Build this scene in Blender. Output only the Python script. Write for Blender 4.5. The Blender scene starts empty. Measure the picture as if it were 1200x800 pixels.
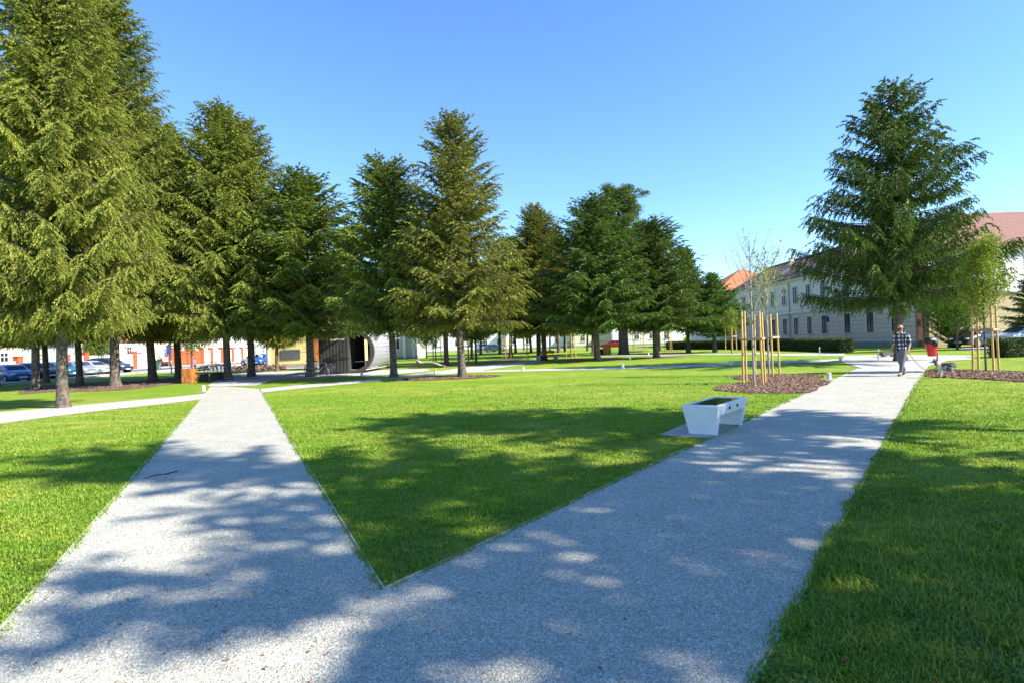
import bpy, bmesh, math, random
import numpy as np
from mathutils import Vector, Matrix, Euler

C = bpy.context.scene.collection
PI = math.pi
R_ = math.radians
sc = bpy.context.scene

# ------------------------------------------------------------------ camera
CAM_H = 1.65
ROLL = R_(2.12)
PITCH = 0.11
F = 680.0
cam_rot = Euler((R_(90 + PITCH), 0, 0)).to_matrix() @ Matrix.Rotation(-ROLL, 3, 'Z')
cam_d = bpy.data.cameras.new('camera')
cam_d.sensor_width = 36
cam_d.lens = 36 * F / 1200
cam_d.clip_end = 3000
cam_d.clip_start = 0.05
cam = bpy.data.objects.new('camera', cam_d)
C.objects.link(cam)
cam.matrix_world = Matrix.Translation((0, 0, CAM_H)) @ cam_rot.to_4x4()
sc.camera = cam


def G(px, py, z=0.0):
    """the point of the level ground (or of height z) that lies in direction (px, py) of the photograph"""
    d = cam_rot @ Vector(((px - 600) / F, -(py - 400) / F, -1))
    t = (z - CAM_H) / d.z
    return (d.x * t, d.y * t)


def ATY(px, py, Y):
    d = cam_rot @ Vector(((px - 600) / F, -(py - 400) / F, -1))
    t = Y / d.y
    return (d.x * t, Y, CAM_H + d.z * t)


# ------------------------------------------------------------------ helpers
def link(o, parent=None):
    C.objects.link(o)
    if parent is not None:
        o.parent = parent
    return o


def tag(o, label=None, cat=None, group=None, kind=None):
    if label: o['label'] = label
    if cat: o['category'] = cat
    if group: o['group'] = group
    if kind: o['kind'] = kind
    return o


def empty(name, loc, rz=0.0, label=None, cat=None, group=None):
    o = bpy.data.objects.new(name, None)
    o.empty_display_size = 0.3
    o.location = loc
    o.rotation_euler = (0, 0, rz)
    link(o)
    return tag(o, label, cat, group)


class MB:
    """collects boxes, tubes, lofts; build() links them as one mesh object"""

    def __init__(self):
        self.v = []
        self.f = []
        self.m = []
        self.mi = 0

    def add(self, vs, fs):
        b = len(self.v)
        self.v += [tuple(p) for p in vs]
        for f in fs:
            self.f.append([i + b for i in f])
            self.m.append(self.mi)
        return self

    def box(self, c, s, rz=0.0, taper=(1, 1), M=None):
        hx, hy, hz = s[0] / 2, s[1] / 2, s[2] / 2
        vs = []
        for z, k in ((-hz, (1, 1)), (hz, taper)):
            for x, y in ((-hx, -hy), (hx, -hy), (hx, hy), (-hx, hy)):
                vs.append(Vector((x * k[0], y * k[1], z)))
        rot = Matrix.Rotation(rz, 3, 'Z') if M is None else M
        vs = [rot @ p + Vector(c) for p in vs]
        return self.add(vs, [(3, 2, 1, 0), (4, 5, 6, 7), (0, 1, 5, 4), (1, 2, 6, 5), (2, 3, 7, 6), (3, 0, 4, 7)])

    def rbox(self, c, s, r=0.01, rz=0.0):
        """box with chamfered edges"""
        hx, hy, hz = s[0] / 2, s[1] / 2, s[2] / 2
        r = min(r, hx * .9, hy * .9, hz * .9)
        bm = bmesh.new()
        bmesh.ops.create_cube(bm, size=1)
        for v in bm.verts:
            v.co = Vector((v.co.x * s[0], v.co.y * s[1], v.co.z * s[2]))
        bmesh.ops.bevel(bm, geom=list(bm.edges), offset=r, segments=2, affect='EDGES', profile=0.6)
        rot = Matrix.Rotation(rz, 3, 'Z')
        bm.verts.index_update()
        vs = [rot @ v.co + Vector(c) for v in bm.verts]
        fs = [[v.index for v in f.verts] for f in bm.faces]
        bm.free()
        return self.add(vs, fs)

    def tube(self, pts, rad, n=8, cap=True):
        pts = [Vector(p) for p in pts]
        if not hasattr(rad, '__len__'):
            rad = [rad] * len(pts)
        b = len(self.v)
        up = None
        for i, p in enumerate(pts):
            t = (pts[min(i + 1, len(pts) - 1)] - pts[max(i - 1, 0)]).normalized()
            if up is None:
                a = Vector((1, 0, 0)) if abs(t.x) < .8 else Vector((0, 1, 0))
            else:
                a = up
            u = (a - t * a.dot(t)).normalized()
            w = t.cross(u)
            up = u
            for k in range(n):
                an = 2 * PI * k / n
                q = p + (u * math.cos(an) + w * math.sin(an)) * rad[i]
                self.v.append(tuple(q))
        for i in range(len(pts) - 1):
            for k in range(n):
                k2 = (k + 1) % n
                self.f.append([b + i * n + k, b + i * n + k2, b + (i + 1) * n + k2, b + (i + 1) * n + k])
                self.m.append(self.mi)
        if cap:
            self.f.append([b + k for k in range(n)][::-1]); self.m.append(self.mi)
            e = b + (len(pts) - 1) * n
            self.f.append([e + k for k in range(n)]); self.m.append(self.mi)
        return self

    def lathe(self, prof, n=16, c=(0, 0, 0)):
        """prof: list of (radius, z)"""
        b = len(self.v)
        for r, z in prof:
            for k in range(n):
                an = 2 * PI * k / n
                self.v.append((c[0] + r * math.cos(an), c[1] + r * math.sin(an), c[2] + z))
        for i in range(len(prof) - 1):
            for k in range(n):
                k2 = (k + 1) % n
                self.f.append([b + i * n + k, b + i * n + k2, b + (i + 1) * n + k2, b + (i + 1) * n + k]); self.m.append(self.mi)
        self.f.append([b + k for k in range(n)][::-1]); self.m.append(self.mi)
        e = b + (len(prof) - 1) * n
        self.f.append([e + k for k in range(n)]); self.m.append(self.mi)
        return self

    def prism(self, poly, z0, z1):
        n = len(poly)
        b = len(self.v)
        self.v += [(x, y, z0) for x, y in poly] + [(x, y, z1) for x, y in poly]
        self.f.append([b + i for i in range(n)][::-1]); self.m.append(self.mi)
        self.f.append([b + n + i for i in range(n)]); self.m.append(self.mi)
        for i in range(n):
            j = (i + 1) % n
            self.f.append([b + i, b + j, b + n + j, b + n + i]); self.m.append(self.mi)
        return self

    def build(self, name, mats, parent=None, smooth=False, loc=None):
        me = bpy.data.meshes.new(name)
        me.from_pydata(self.v, [], self.f)
        if not isinstance(mats, (list, tuple)):
            mats = [mats]
        for m in mats:
            me.materials.append(m)
        me.polygons.foreach_set('material_index', self.m)
        bm = bmesh.new(); bm.from_mesh(me)
        bmesh.ops.recalc_face_normals(bm, faces=bm.faces)
        bm.to_mesh(me); bm.free()
        if smooth:
            me.polygons.foreach_set('use_smooth', [True] * len(me.polygons))
            try:
                me.set_sharp_from_angle(angle=R_(40))
            except Exception:
                pass
        o = bpy.data.objects.new(name, me)
        if loc is not None: o.location = loc
        return link(o, parent)


def np_mesh(name, verts, faces, mat, attrs=None):
    """verts (n,3) array, faces (m,k) int array"""
    me = bpy.data.meshes.new(name)
    nv, (nf, k) = len(verts), faces.shape
    me.vertices.add(nv)
    me.vertices.foreach_set('co', np.ascontiguousarray(verts, np.float32).ravel())
    me.loops.add(nf * k)
    me.loops.foreach_set('vertex_index', np.ascontiguousarray(faces, np.int32).ravel())
    me.polygons.add(nf)
    me.polygons.foreach_set('loop_start', np.arange(0, nf * k, k, dtype=np.int32))
    me.polygons.foreach_set('loop_total', np.full(nf, k, np.int32))
    me.update(calc_edges=True)
    if attrs:
        for an, arr in attrs.items():
            a = me.attributes.new(an, 'FLOAT', 'POINT')
            a.data.foreach_set('value', np.ascontiguousarray(arr, np.float32))
    if mat is not None:
        me.materials.append(mat)
    return me


def copy_tree(o, parent=None):
    c = o.copy()
    C.objects.link(c)
    c.parent = parent
    for ch in o.children:
        copy_tree(ch, c)
    return c


# ------------------------------------------------------------------ materials
def nodes_of(name):
    m = bpy.data.materials.new(name)
    m.use_nodes = True
    nt = m.node_tree
    nt.nodes.clear()
    return m, nt, nt.nodes, nt.links


def N(nt, typ, **kw):
    n = nt.nodes.new(typ)
    for k, v in kw.items():
        if k.startswith('i_'):
            n.inputs[k[2:].replace('_', ' ')].default_value = v
        else:
            setattr(n, k, v)
    return n


def rgba(c):
    return (c[0], c[1], c[2], 1)


def mixc(nt, fac, a, b, blend='MIX'):
    n = nt.nodes.new('ShaderNodeMix')
    n.data_type = 'RGBA'
    n.blend_type = blend
    for sock, v in ((n.inputs[0], fac), (n.inputs[6], a), (n.inputs[7], b)):
        if hasattr(v, 'links'):
            nt.links.new(v, sock)
        elif isinstance(v, (int, float)):
            sock.default_value = v
        else:
            sock.default_value = rgba(v)
    return n.outputs[2]


def noise(nt, scale, detail=4, rough=.55, vec=None, dist=0.0):
    n = N(nt, 'ShaderNodeTexNoise')
    n.inputs['Scale'].default_value = scale
    n.inputs['Detail'].default_value = detail
    n.inputs['Roughness'].default_value = rough
    n.inputs['Distortion'].default_value = dist
    if vec is not None:
        nt.links.new(vec, n.inputs['Vector'])
    return n.outputs['Fac']


def ramp(nt, fac, a, b):
    n = N(nt, 'ShaderNodeMapRange')
    n.inputs['From Min'].default_value = a
    n.inputs['From Max'].default_value = b
    n.clamp = True
    nt.links.new(fac, n.inputs['Value'])
    return n.outputs['Result']


def pmat(name, col, rough=.6, col2=None, scale=6, contrast=(.35, .65), bump=0.0, bscale=40, metal=0.0, spec=.5, space='Object', coat=0.0, detail=5):
    m, nt, ns, ls = nodes_of(name)
    out = N(nt, 'ShaderNodeOutputMaterial')
    p = N(nt, 'ShaderNodeBsdfPrincipled')
    ls.new(p.outputs[0], out.inputs[0])
    tc = N(nt, 'ShaderNodeTexCoord')
    if space == 'World':
        g = N(nt, 'ShaderNodeNewGeometry'); vec = g.outputs['Position']
    else:
        vec = tc.outputs['Object']
    if col2 is None:
        col2 = tuple(c * .78 for c in col)
    f = ramp(nt, noise(nt, scale, detail, vec=vec), *contrast)
    ls.new(mixc(nt, f, col, col2), p.inputs['Base Color'])
    p.inputs['Roughness'].default_value = rough
    p.inputs['Metallic'].default_value = metal
    p.inputs['Specular IOR Level'].default_value = spec
    p.inputs['Coat Weight'].default_value = coat
    if bump:
        b = N(nt, 'ShaderNodeBump')
        b.inputs['Strength'].default_value = bump
        b.inputs['Distance'].default_value = .02
        ls.new(noise(nt, bscale, 5, vec=vec), b.inputs['Height'])
        ls.new(b.outputs[0], p.inputs['Normal'])
    return m


def dry_mask(nt, v):
    # worn, yellowed patches of the lawn, longer along x than along y
    mp = N(nt, 'ShaderNodeMapping'); mp.inputs['Scale'].default_value = (.55, 1.0, 1.0)
    nt.links.new(v, mp.inputs[0])
    q = mp.outputs[0]
    d = N(nt, 'ShaderNodeMath', operation='MULTIPLY')
    nt.links.new(ramp(nt, noise(nt, .17, 4, .6, vec=q), .36, .58), d.inputs[0])
    nt.links.new(ramp(nt, noise(nt, 1.5, 7, .72, vec=q), .38, .7), d.inputs[1])
    return d.outputs[0]


def leaf_mat(name, dark, light, tip, trans=.25, rough=.6, use_obj=True, dry=None, brown=None):
    """foliage: per-leaf random, per-branch tint attribute, per-tree object colour"""
    m, nt, ns, ls = nodes_of(name)
    out = N(nt, 'ShaderNodeOutputMaterial')
    at = N(nt, 'ShaderNodeAttribute'); at.attribute_name = 'tint'
    g = N(nt, 'ShaderNodeNewGeometry')
    c = mixc(nt, at.outputs['Fac'], dark, light)
    c = mixc(nt, ramp(nt, g.outputs['Random Per Island'], .55, 1.0), c, tip)
    if dry:
        c = mixc(nt, dry_mask(nt, g.outputs['Position']), c, dry)
    if use_obj:
        oi = N(nt, 'ShaderNodeObjectInfo')
        c = mixc(nt, 1.0, c, oi.outputs['Color'], 'MULTIPLY')
    if brown:
        c = mixc(nt, ramp(nt, g.outputs['Random Per Island'], .045, .03), c, brown)
    p = N(nt, 'ShaderNodeBsdfPrincipled')
    ls.new(c, p.inputs['Base Color'])
    p.inputs['Roughness'].default_value = rough
    p.inputs['Specular IOR Level'].default_value = .3
    t = N(nt, 'ShaderNodeBsdfTranslucent')
    ls.new(mixc(nt, 1.0, c, (1.15, 1.2, .6), 'MULTIPLY'), t.inputs['Color'])
    mx = N(nt, 'ShaderNodeMixShader')
    mx.inputs[0].default_value = trans
    ls.new(p.outputs[0], mx.inputs[1]); ls.new(t.outputs[0], mx.inputs[2])
    ls.new(mx.outputs[0], out.inputs[0])
    return m


def lawn_mat():
    m, nt, ns, ls = nodes_of('lawn')
    out = N(nt, 'ShaderNodeOutputMaterial')
    p = N(nt, 'ShaderNodeBsdfPrincipled')
    ls.new(p.outputs[0], out.inputs[0])
    g = N(nt, 'ShaderNodeNewGeometry'); v = g.outputs['Position']
    big = ramp(nt, noise(nt, .22, 4, vec=v), .38, .66)
    mid = ramp(nt, noise(nt, 1.4, 5, .65, vec=v), .35, .7)
    fine = ramp(nt, noise(nt, 28, 4, .7, vec=v), .25, .75)
    vfine = ramp(nt, noise(nt, 140, 2, .7, vec=v), .3, .7)
    c = mixc(nt, fine, (.085, .2, .008), (.19, .345, .018))
    c = mixc(nt, mid, c, mixc(nt, vfine, (.11, .22, .01), (.24, .35, .025)))
    c = mixc(nt, dry_mask(nt, v), c, (.4, .4, .075))
    ls.new(c, p.inputs['Base Color'])
    p.inputs['Roughness'].default_value = .8
    p.inputs['Specular IOR Level'].default_value = .15
    b = N(nt, 'ShaderNodeBump'); b.inputs['Strength'].default_value = .9; b.inputs['Distance'].default_value = .04
    ls.new(noise(nt, 60, 4, .75, vec=v), b.inputs['Height'])
    b2 = N(nt, 'ShaderNodeBump'); b2.inputs['Strength'].default_value = .5; b2.inputs['Distance'].default_value = .12
    ls.new(noise(nt, 7, 4, .6, vec=v), b2.inputs['Height'])
    ls.new(b.outputs[0], b2.inputs['Normal'])
    ls.new(b2.outputs[0], p.inputs['Normal'])
    return m


def gravel_mat(name, lo, hi, warm):
    m, nt, ns, ls = nodes_of(name)
    out = N(nt, 'ShaderNodeOutputMaterial')
    p = N(nt, 'ShaderNodeBsdfPrincipled')
    ls.new(p.outputs[0], out.inputs[0])
    g = N(nt, 'ShaderNodeNewGeometry'); v = g.outputs['Position']
    vo = N(nt, 'ShaderNodeTexVoronoi'); vo.inputs['Scale'].default_value = 75
    ls.new(v, vo.inputs['Vector'])
    vo2 = N(nt, 'ShaderNodeTexVoronoi'); vo2.inputs['Scale'].default_value = 210
    ls.new(v, vo2.inputs['Vector'])
    sep = N(nt, 'ShaderNodeSeparateColor'); ls.new(vo.outputs['Color'], sep.inputs[0])
    sep2 = N(nt, 'ShaderNodeSeparateColor'); ls.new(vo2.outputs['Color'], sep2.inputs[0])
    c = mixc(nt, ramp(nt, sep.outputs[0], .0, .9), lo, hi)
    c = mixc(nt, ramp(nt, sep2.outputs[1], .72, .9), c, tuple(x * .55 for x in lo))
    c = mixc(nt, ramp(nt, sep.outputs[2], .88, .94), c, warm)
    c = mixc(nt, ramp(nt, noise(nt, 26, 4, .75, vec=v), .56, .72), c, tuple(x * .5 for x in lo))
    c = mixc(nt, ramp(nt, noise(nt, 1.6, 6, .7, vec=v), .35, .7), c, mixc(nt, .24, c, (.12, .105, .085)))
    st = ramp(nt, noise(nt, .7, 6, .65, vec=v), .5, .78)
    s2 = N(nt, 'ShaderNodeMath', operation='MULTIPLY'); s2.inputs[1].default_value = .35
    ls.new(st, s2.inputs[0])
    c = mixc(nt, s2.outputs[0], c, tuple(x * .8 for x in warm))
    ls.new(c, p.inputs['Base Color'])
    p.inputs['Roughness'].default_value = .85
    p.inputs['Specular IOR Level'].default_value = .25
    b = N(nt, 'ShaderNodeBump'); b.inputs['Strength'].default_value = .75; b.inputs['Distance'].default_value = .014
    ls.new(vo.outputs['Distance'], b.inputs['Height']); b.invert = True
    b2 = N(nt, 'ShaderNodeBump'); b2.inputs['Strength'].default_value = .45; b2.inputs['Distance'].default_value = .04
    ls.new(noise(nt, 3.5, 5, .6, vec=v), b2.inputs['Height'])
    ls.new(b.outputs[0], b2.inputs['Normal'])
    ls.new(b2.outputs[0], p.inputs['Normal'])
    return m


def stripes_mat(name, col, col2, period, width, axis='Z', rough=.8, scale=3):
    """render with grooves every PERIOD metres (rusticated plaster, boards, shingles)"""
    m, nt, ns, ls = nodes_of(name)
    out = N(nt, 'ShaderNodeOutputMaterial')
    p = N(nt, 'ShaderNodeBsdfPrincipled')
    ls.new(p.outputs[0], out.inputs[0])
    g = N(nt, 'ShaderNodeTexCoord')
    s = N(nt, 'ShaderNodeSeparateXYZ'); ls.new(g.outputs['Object'], s.inputs[0])
    d = N(nt, 'ShaderNodeMath', operation='DIVIDE'); d.inputs[1].default_value = period
    ls.new(s.outputs[axis], d.inputs[0])
    fr = N(nt, 'ShaderNodeMath', operation='FRACT'); ls.new(d.outputs[0], fr.inputs[0])
    lt = N(nt, 'ShaderNodeMath', operation='LESS_THAN'); lt.inputs[1].default_value = width / period
    ls.new(fr.outputs[0], lt.inputs[0])
    f = ramp(nt, noise(nt, scale, 6, .6, vec=g.outputs['Object']), .35, .7)
    c = mixc(nt, f, col, tuple(x * .84 for x in col))
    c = mixc(nt, lt.outputs[0], c, col2)
    ls.new(c, p.inputs['Base Color'])
    p.inputs['Roughness'].default_value = rough
    b = N(nt, 'ShaderNodeBump'); b.inputs['Strength'].default_value = .6; b.inputs['Distance'].default_value = .02; b.invert = True
    ls.new(lt.outputs[0], b.inputs['Height'])
    ls.new(b.outputs[0], p.inputs['Normal'])
    return m


def roof_mat(name, col, col2):
    m, nt, ns, ls = nodes_of(name)
    out = N(nt, 'ShaderNodeOutputMaterial')
    p = N(nt, 'ShaderNodeBsdfPrincipled')
    ls.new(p.outputs[0], out.inputs[0])
    g = N(nt, 'ShaderNodeTexCoord')
    br = N(nt, 'ShaderNodeTexBrick')
    br.inputs['Scale'].default_value = 1.0
    br.inputs['Brick Width'].default_value = .3
    br.inputs['Row Height'].default_value = .24
    br.inputs['Mortar Size'].default_value = .02
    br.inputs['Color1'].default_value = rgba(col)
    br.inputs['Color2'].default_value = rgba(col2)
    br.inputs['Mortar'].default_value = rgba(tuple(c * .45 for c in col))
    mp = N(nt, 'ShaderNodeMapping'); ls.new(g.outputs['Object'], mp.inputs[0])
    mp.inputs['Rotation'].default_value = (0, 0, PI / 2)
    ls.new(mp.outputs[0], br.inputs['Vector'])
    f = ramp(nt, noise(nt, .8, 6, .65, vec=g.outputs['Object']), .4, .7)
    c = mixc(nt, f, br.outputs['Color'], tuple(x * .7 for x in col))
    ls.new(c, p.inputs['Base Color'])
    p.inputs['Roughness'].default_value = .75
    return m


M = {}
M['lawn'] = lawn_mat()
M['gravel'] = gravel_mat('pale_gravel', (.34, .345, .285), (.68, .675, .57), (.46, .37, .27))
M['path_far'] = gravel_mat('pale_path', (.46, .45, .42), (.66, .64, .6), (.45, .38, .3))
M['asphalt'] = pmat('asphalt', (.15, .15, .155), .85, (.21, .21, .21), 1.5, bump=.3, bscale=60, space='World')
M['paving'] = pmat('paving', (.42, .41, .39), .85, (.34, .33, .31), 1.2, bump=.2, space='World')
M['mulch'] = pmat('bark_mulch', (.19, .115, .075), .9, (.085, .055, .04), 22, bump=1.0, bscale=30, space='World')
M['chip'] = pmat('bark_chip', (.25, .12, .07), .85, (.1, .055, .035), 9, space='World')
M['edging'] = pmat('edging', (.5, .5, .47), .7, (.25, .26, .2), 3)
M['blade'] = leaf_mat('grass_blade', (.07, .185, .006), (.19, .355, .016), (.32, .41, .06), .35, .6, False, dry=(.4, .42, .07))
M['weed'] = leaf_mat('weed_leaf', (.05, .14, .015), (.1, .22, .03), (.13, .24, .05), .3, .5, False)
M['needle'] = leaf_mat('spruce_needles', (.085, .118, .02), (.25, .29, .05), (.35, .35, .08), .18, .55, brown=(.22, .13, .06))
M['leaf'] = leaf_mat('leaves', (.08, .14, .02), (.16, .22, .035), (.25, .24, .05), .4, .5)
M['cone'] = pmat('spruce_cone', (.22, .1, .045), .8, (.13, .06, .03), 9)
M['bark'] = pmat('bark', (.17, .135, .105), .95, (.06, .048, .04), 9, (.38, .6), bump=1.0, bscale=14)
M['bark_pale'] = pmat('pale_bark', (.42, .39, .34), .85, (.2, .17, .14), 14, bump=.5, bscale=30)
M['stake'] = pmat('stake_wood', (.62, .4, .14), .65, (.5, .3, .09), 7, bump=.2, bscale=30)
M['batten'] = pmat('batten_wood', (.45, .31, .19), .8, (.33, .22, .13), 9)
M['white'] = pmat('white_bench', (.8, .8, .78), .45, (.74, .74, .72), 4)
M['glass_dark'] = pmat('dark_glass', (.012, .014, .014), .04, (.012, .014, .014), 3, spec=.8)
M['black'] = pmat('black_plastic', (.02, .02, .022), .5, (.03, .03, .03), 5)
M['rubber'] = pmat('rubber', (.018, .018, .018), .85)
M['steel'] = pmat('steel', (.45, .46, .47), .35, (.36, .37, .38), 6, metal=.9)
M['concrete'] = pmat('concrete', (.42, .41, .39), .85, (.3, .29, .27), 5, bump=.3)
M['bollard'] = pmat('bollard_paint', (.62, .61, .58), .6, (.5, .48, .45), 6)
M['red_plastic'] = pmat('red_plastic', (.55, .015, .012), .35, (.48, .012, .01), 4)
M['bag'] = pmat('black_bag', (.015, .015, .017), .35, bump=1.0, bscale=18)
M['oak'] = pmat('orange_wood', (.55, .2, .04), .6, (.33, .1, .02), 6, (.45, .58), bump=.2)
M['brown_wood'] = pmat('brown_wood', (.32, .12, .07), .6, (.22, .08, .05), 8)
M['pale_wood'] = pmat('greywhite_wood', (.4, .36, .3), .7)
M['white_wall'] = pmat('white_plaster', (.78, .77, .73), .85, (.68, .66, .62), 1.5, (.4, .75))
M['cream_wall'] = pmat('cream_plaster', (.72, .62, .42), .85, (.64, .55, .37), 1.5, (.4, .75))
M['yellow_wall'] = pmat('yellow_plaster', (.74, .6, .24), .85, (.68, .54, .2), 1.5, (.4, .75))
M['tan_wall'] = stripes_mat('tan_plaster', (.5, .39, .22), (.33, .26, .16), .62, .05)
M['rustic'] = stripes_mat('rusticated_plaster', (.82, .62, .48), (.45, .33, .25), .42, .045)
M['plain_wall'] = pmat('pale_plaster', (.9, .74, .64), .85, (.8, .66, .56), 1.2, (.4, .7))
M['trim'] = pmat('white_trim', (.72, .72, .7), .7, (.63, .63, .61), 3)
M['plinth'] = pmat('plinth', (.33, .31, .28), .9, (.26, .25, .22), 3)
M['roof_brown'] = roof_mat('brown_tiles', (.17, .075, .05), (.12, .055, .042))
M['roof_red'] = roof_mat('red_tiles', (.4, .12, .06), (.3, .09, .05))
M['roof_orange'] = roof_mat('orange_tiles', (.6, .2, .075), (.52, .16, .06))
M['roof_pink'] = roof_mat('faded_tiles', (.36, .2, .15), (.3, .17, .13))
M['brick_red'] = pmat('red_painted_brick', (.5, .105, .035), .8, (.4, .08, .03), 8)
M['pane'] = pmat('window_glass', (.02, .023, .026), .12, (.03, .034, .036), 2, spec=.22)
M['zinc'] = pmat('zinc', (.24, .25, .26), .5, (.19, .2, .21), 5, metal=.6)
M['shingle'] = stripes_mat('metal_shingle', (.3, .31, .325), (.18, .19, .2), .28, .02, rough=.5)
M['dark_panel'] = pmat('dark_panel', (.055, .052, .05), .7, (.042, .04, .038), 3)
M['skin'] = pmat('skin', (.55, .3, .22), .55, (.5, .26, .19), 12)
M['hair'] = pmat('hair', (.06, .03, .018), .7)
M['denim'] = pmat('grey_denim', (.1, .105, .12), .85, (.16, .165, .18), 9)
M['shoe'] = pmat('shoe', (.05, .05, .055), .7)
M['leash'] = pmat('leash', (.3, .17, .07), .7)
M['hedge'] = leaf_mat('hedge_leaves', (.025, .055, .012), (.06, .1, .02), (.13, .17, .045), .2, .55, False)
M['soil'] = pmat('soil', (.06, .045, .03), .95)
M['blue_cloth'] = pmat('blue_cloth', (.03, .14, .45), .8)
M['pink_cloth'] = pmat('pink_cloth', (.55, .1, .42), .8)
M['white_cloth'] = pmat('white_cloth', (.75, .75, .73), .85)
M['dark_cloth'] = pmat('dark_cloth', (.04, .045, .06), .85)
M['green_plastic'] = pmat('green_plastic', (.02, .1, .06), .5)
M['sign_blue'] = pmat('sign_blue', (.02, .06, .22), .4)
M['lamp'] = pmat('headlight', (.75, .77, .78), .1, spec=.8)
M['tail'] = pmat('tail_light', (.4, .01, .01), .2)
M['plate'] = pmat('number_plate', (.75, .75, .72), .5)
M['pebble'] = leaf_mat('pebbles', (.26, .265, .22), (.7, .695, .59), (.45, .37, .27), 0.0, .8, False)
M['fallen'] = leaf_mat('fallen_leaves', (.16, .06, .02), (.28, .12, .04), (.36, .2, .08), .1, .7, False)
M['twig'] = pmat('twig', (.07, .05, .04), .9)


def paint(name, col, metal=.3):
    return pmat(name, col, .3, tuple(c * .93 for c in col), 2, metal=metal, coat=.7)
# ------------------------------------------------------------------ ground
def sheet(name, polys, mat, z, kind='structure', label=None):
    me = bpy.data.meshes.new(name)
    bm = bmesh.new()
    for poly in polys:
        vs = [bm.verts.new((x, y, z)) for x, y in poly]
        f = bm.faces.new(vs)
        f.normal_update()
        if f.normal.z < 0: f.normal_flip()
    bmesh.ops.triangulate(bm, faces=bm.faces)
    bm.to_mesh(me); bm.free()
    me.materials.append(mat)
    o = link(bpy.data.objects.new(name, me))
    o['kind'] = kind
    return o


def in_poly(P, poly):
    x, y = P[:, 0], P[:, 1]
    r = np.zeros(len(P), bool)
    n = len(poly)
    for i in range(n):
        x1, y1 = poly[i]; x2, y2 = poly[(i + 1) % n]
        if y1 == y2: continue
        c = ((y1 > y) != (y2 > y)) & (x < (x2 - x1) * (y - y1) / (y2 - y1) + x1)
        r ^= c
    return r


gb = MB()
gb.add([(-900, -60, 0), (900, -60, 0), (900, 1500, 0), (-900, 1500, 0)], [(0, 1, 2, 3)])
lawn = gb.build('lawn', M['lawn'])
lawn['kind'] = 'structure'


def ext(a, b, y):
    """the point of line a-b at depth y"""
    t = (y - a[1]) / (b[1] - a[1])
    return (a[0] + (b[0] - a[0]) * t, y)


LL = (G(0, 738), G(249, 451))      # left path, left edge
LR = (G(447, 690), G(304, 455))
APEX = G(450, 690.5)
RL = (APEX, G(1000, 434))
RR = (G(885, 800), G(1084, 433))
MAIN = [(-2.2, -6), (1.6, -6), (.2, .7), RR[0], RR[1], G(1062, 430), G(1005, 431), RL[1], APEX, LR[1], LL[1], LL[0], ext(LL[0], LL[1], .7)]
sheet('gravel_path', [MAIN], M['gravel'], .004)
PAD = [G(772, 510), G(803, 497), G(880, 489.5), G(832, 514)]
sheet('bench_pad', [PAD], M['gravel'], .016)


def strip(up, lo):
    return [G(*p) for p in up] + [G(*p) for p in lo[::-1]]


CROSS_L = strip([(-60, 487), (0, 482.5), (60, 477.5), (130, 471), (200, 465), (243, 460.5)], [(-60, 502), (0, 496), (60, 488), (130, 479.5), (200, 472), (240, 467)])
CROSS_A = strip([(305.5, 455), (360, 450), (412, 446), (457, 441.4), (500, 436.5), (535, 431.5), (580, 426), (628, 420.5)],
                [(307, 459.5), (360, 454), (412, 449.3), (457, 444.3), (500, 440), (550, 436), (600, 428.5), (640, 423.5)])
CROSS_B = strip([(551, 434.4), (600, 433), (650, 431.7), (700, 430.4), (750, 429.1), (800, 427.4), (850, 425.6), (900, 423.8), (950, 421.8), (985, 420.4), (1040, 419)],
                [(551, 436.2), (600, 435.2), (650, 434), (700, 432.9), (750, 431.6), (800, 429.9), (850, 428.2), (900, 426.4), (950, 424.2), (985, 422.8), (1040, 422)])
sheet('cross_path', [CROSS_L, CROSS_A], M['path_far'], .008)
sheet('cross_path', [CROSS_B], M['path_far'], .012)
PLAZA = strip([(243, 451.5), (262, 440), (290, 436), (340, 434.5), (420, 434), (500, 432)], [(246, 452.5), (300, 451.5), (322, 444.5), (380, 442), (440, 440.2), (505, 434.5)])
sheet('pavilion_path', [PLAZA], M['path_far'], .016)
JUNC = [G(990, 437), G(1010, 431.6), G(995, 427), G(985, 423.4), G(990, 416.5), G(1060, 415.5), G(1140, 416.5), G(1141, 421), G(1110, 423), G(1088, 429), G(1083, 436)]
sheet('path_junction', [JUNC], M['path_far'], .02)
FAR_R = strip([(900, 414.8), (960, 413.6), (990, 413.4)], [(900, 416.4), (960, 416.3), (990, 416.4)])
sheet('far_path', [FAR_R], M['path_far'], .008)
FARL = strip([(700, 416.2), (780, 415.2), (900, 413.5)], [(700, 417.3), (780, 416.4), (900, 414.8)])
sheet('far_path', [FARL], M['path_far'], .016)
DRIVE = [(31, 40.5), (31, 35.5), (90, 35.5), (90, 43.5), (34, 43.5)]
sheet('drive', [DRIVE], M['paving'], .004)

# street along the left side of the park, with pavements and kerbs
sheet('street', [[(-48, 20), (-38.6, 20), (-38.6, 84), (-22, 84), (-22, 92), (-38.6, 92), (-38.6, 160), (-48, 160)]], M['asphalt'], .004)
kb = MB()
kb.box((-37.6, 46, .05), (1.9, 68, .12))
pv = kb.build('pavement', M['paving']); pv['kind'] = 'structure'
kb = MB(); kb.box((-38.63, 46, .055), (.14, 68, .15))
kk = kb.build('kerb', M['concrete']); kk['kind'] = 'structure'
kb = MB(); kb.box((-49.2, 84, .05), (2.3, 130, .12))
pv = kb.build('pavement', M['paving']); pv['kind'] = 'structure'
sheet('forecourt', [[(-37, 58), (-17, 52.5), (-13, 60), (-20, 80), (-37, 82)]], M['paving'], .008)

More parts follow.
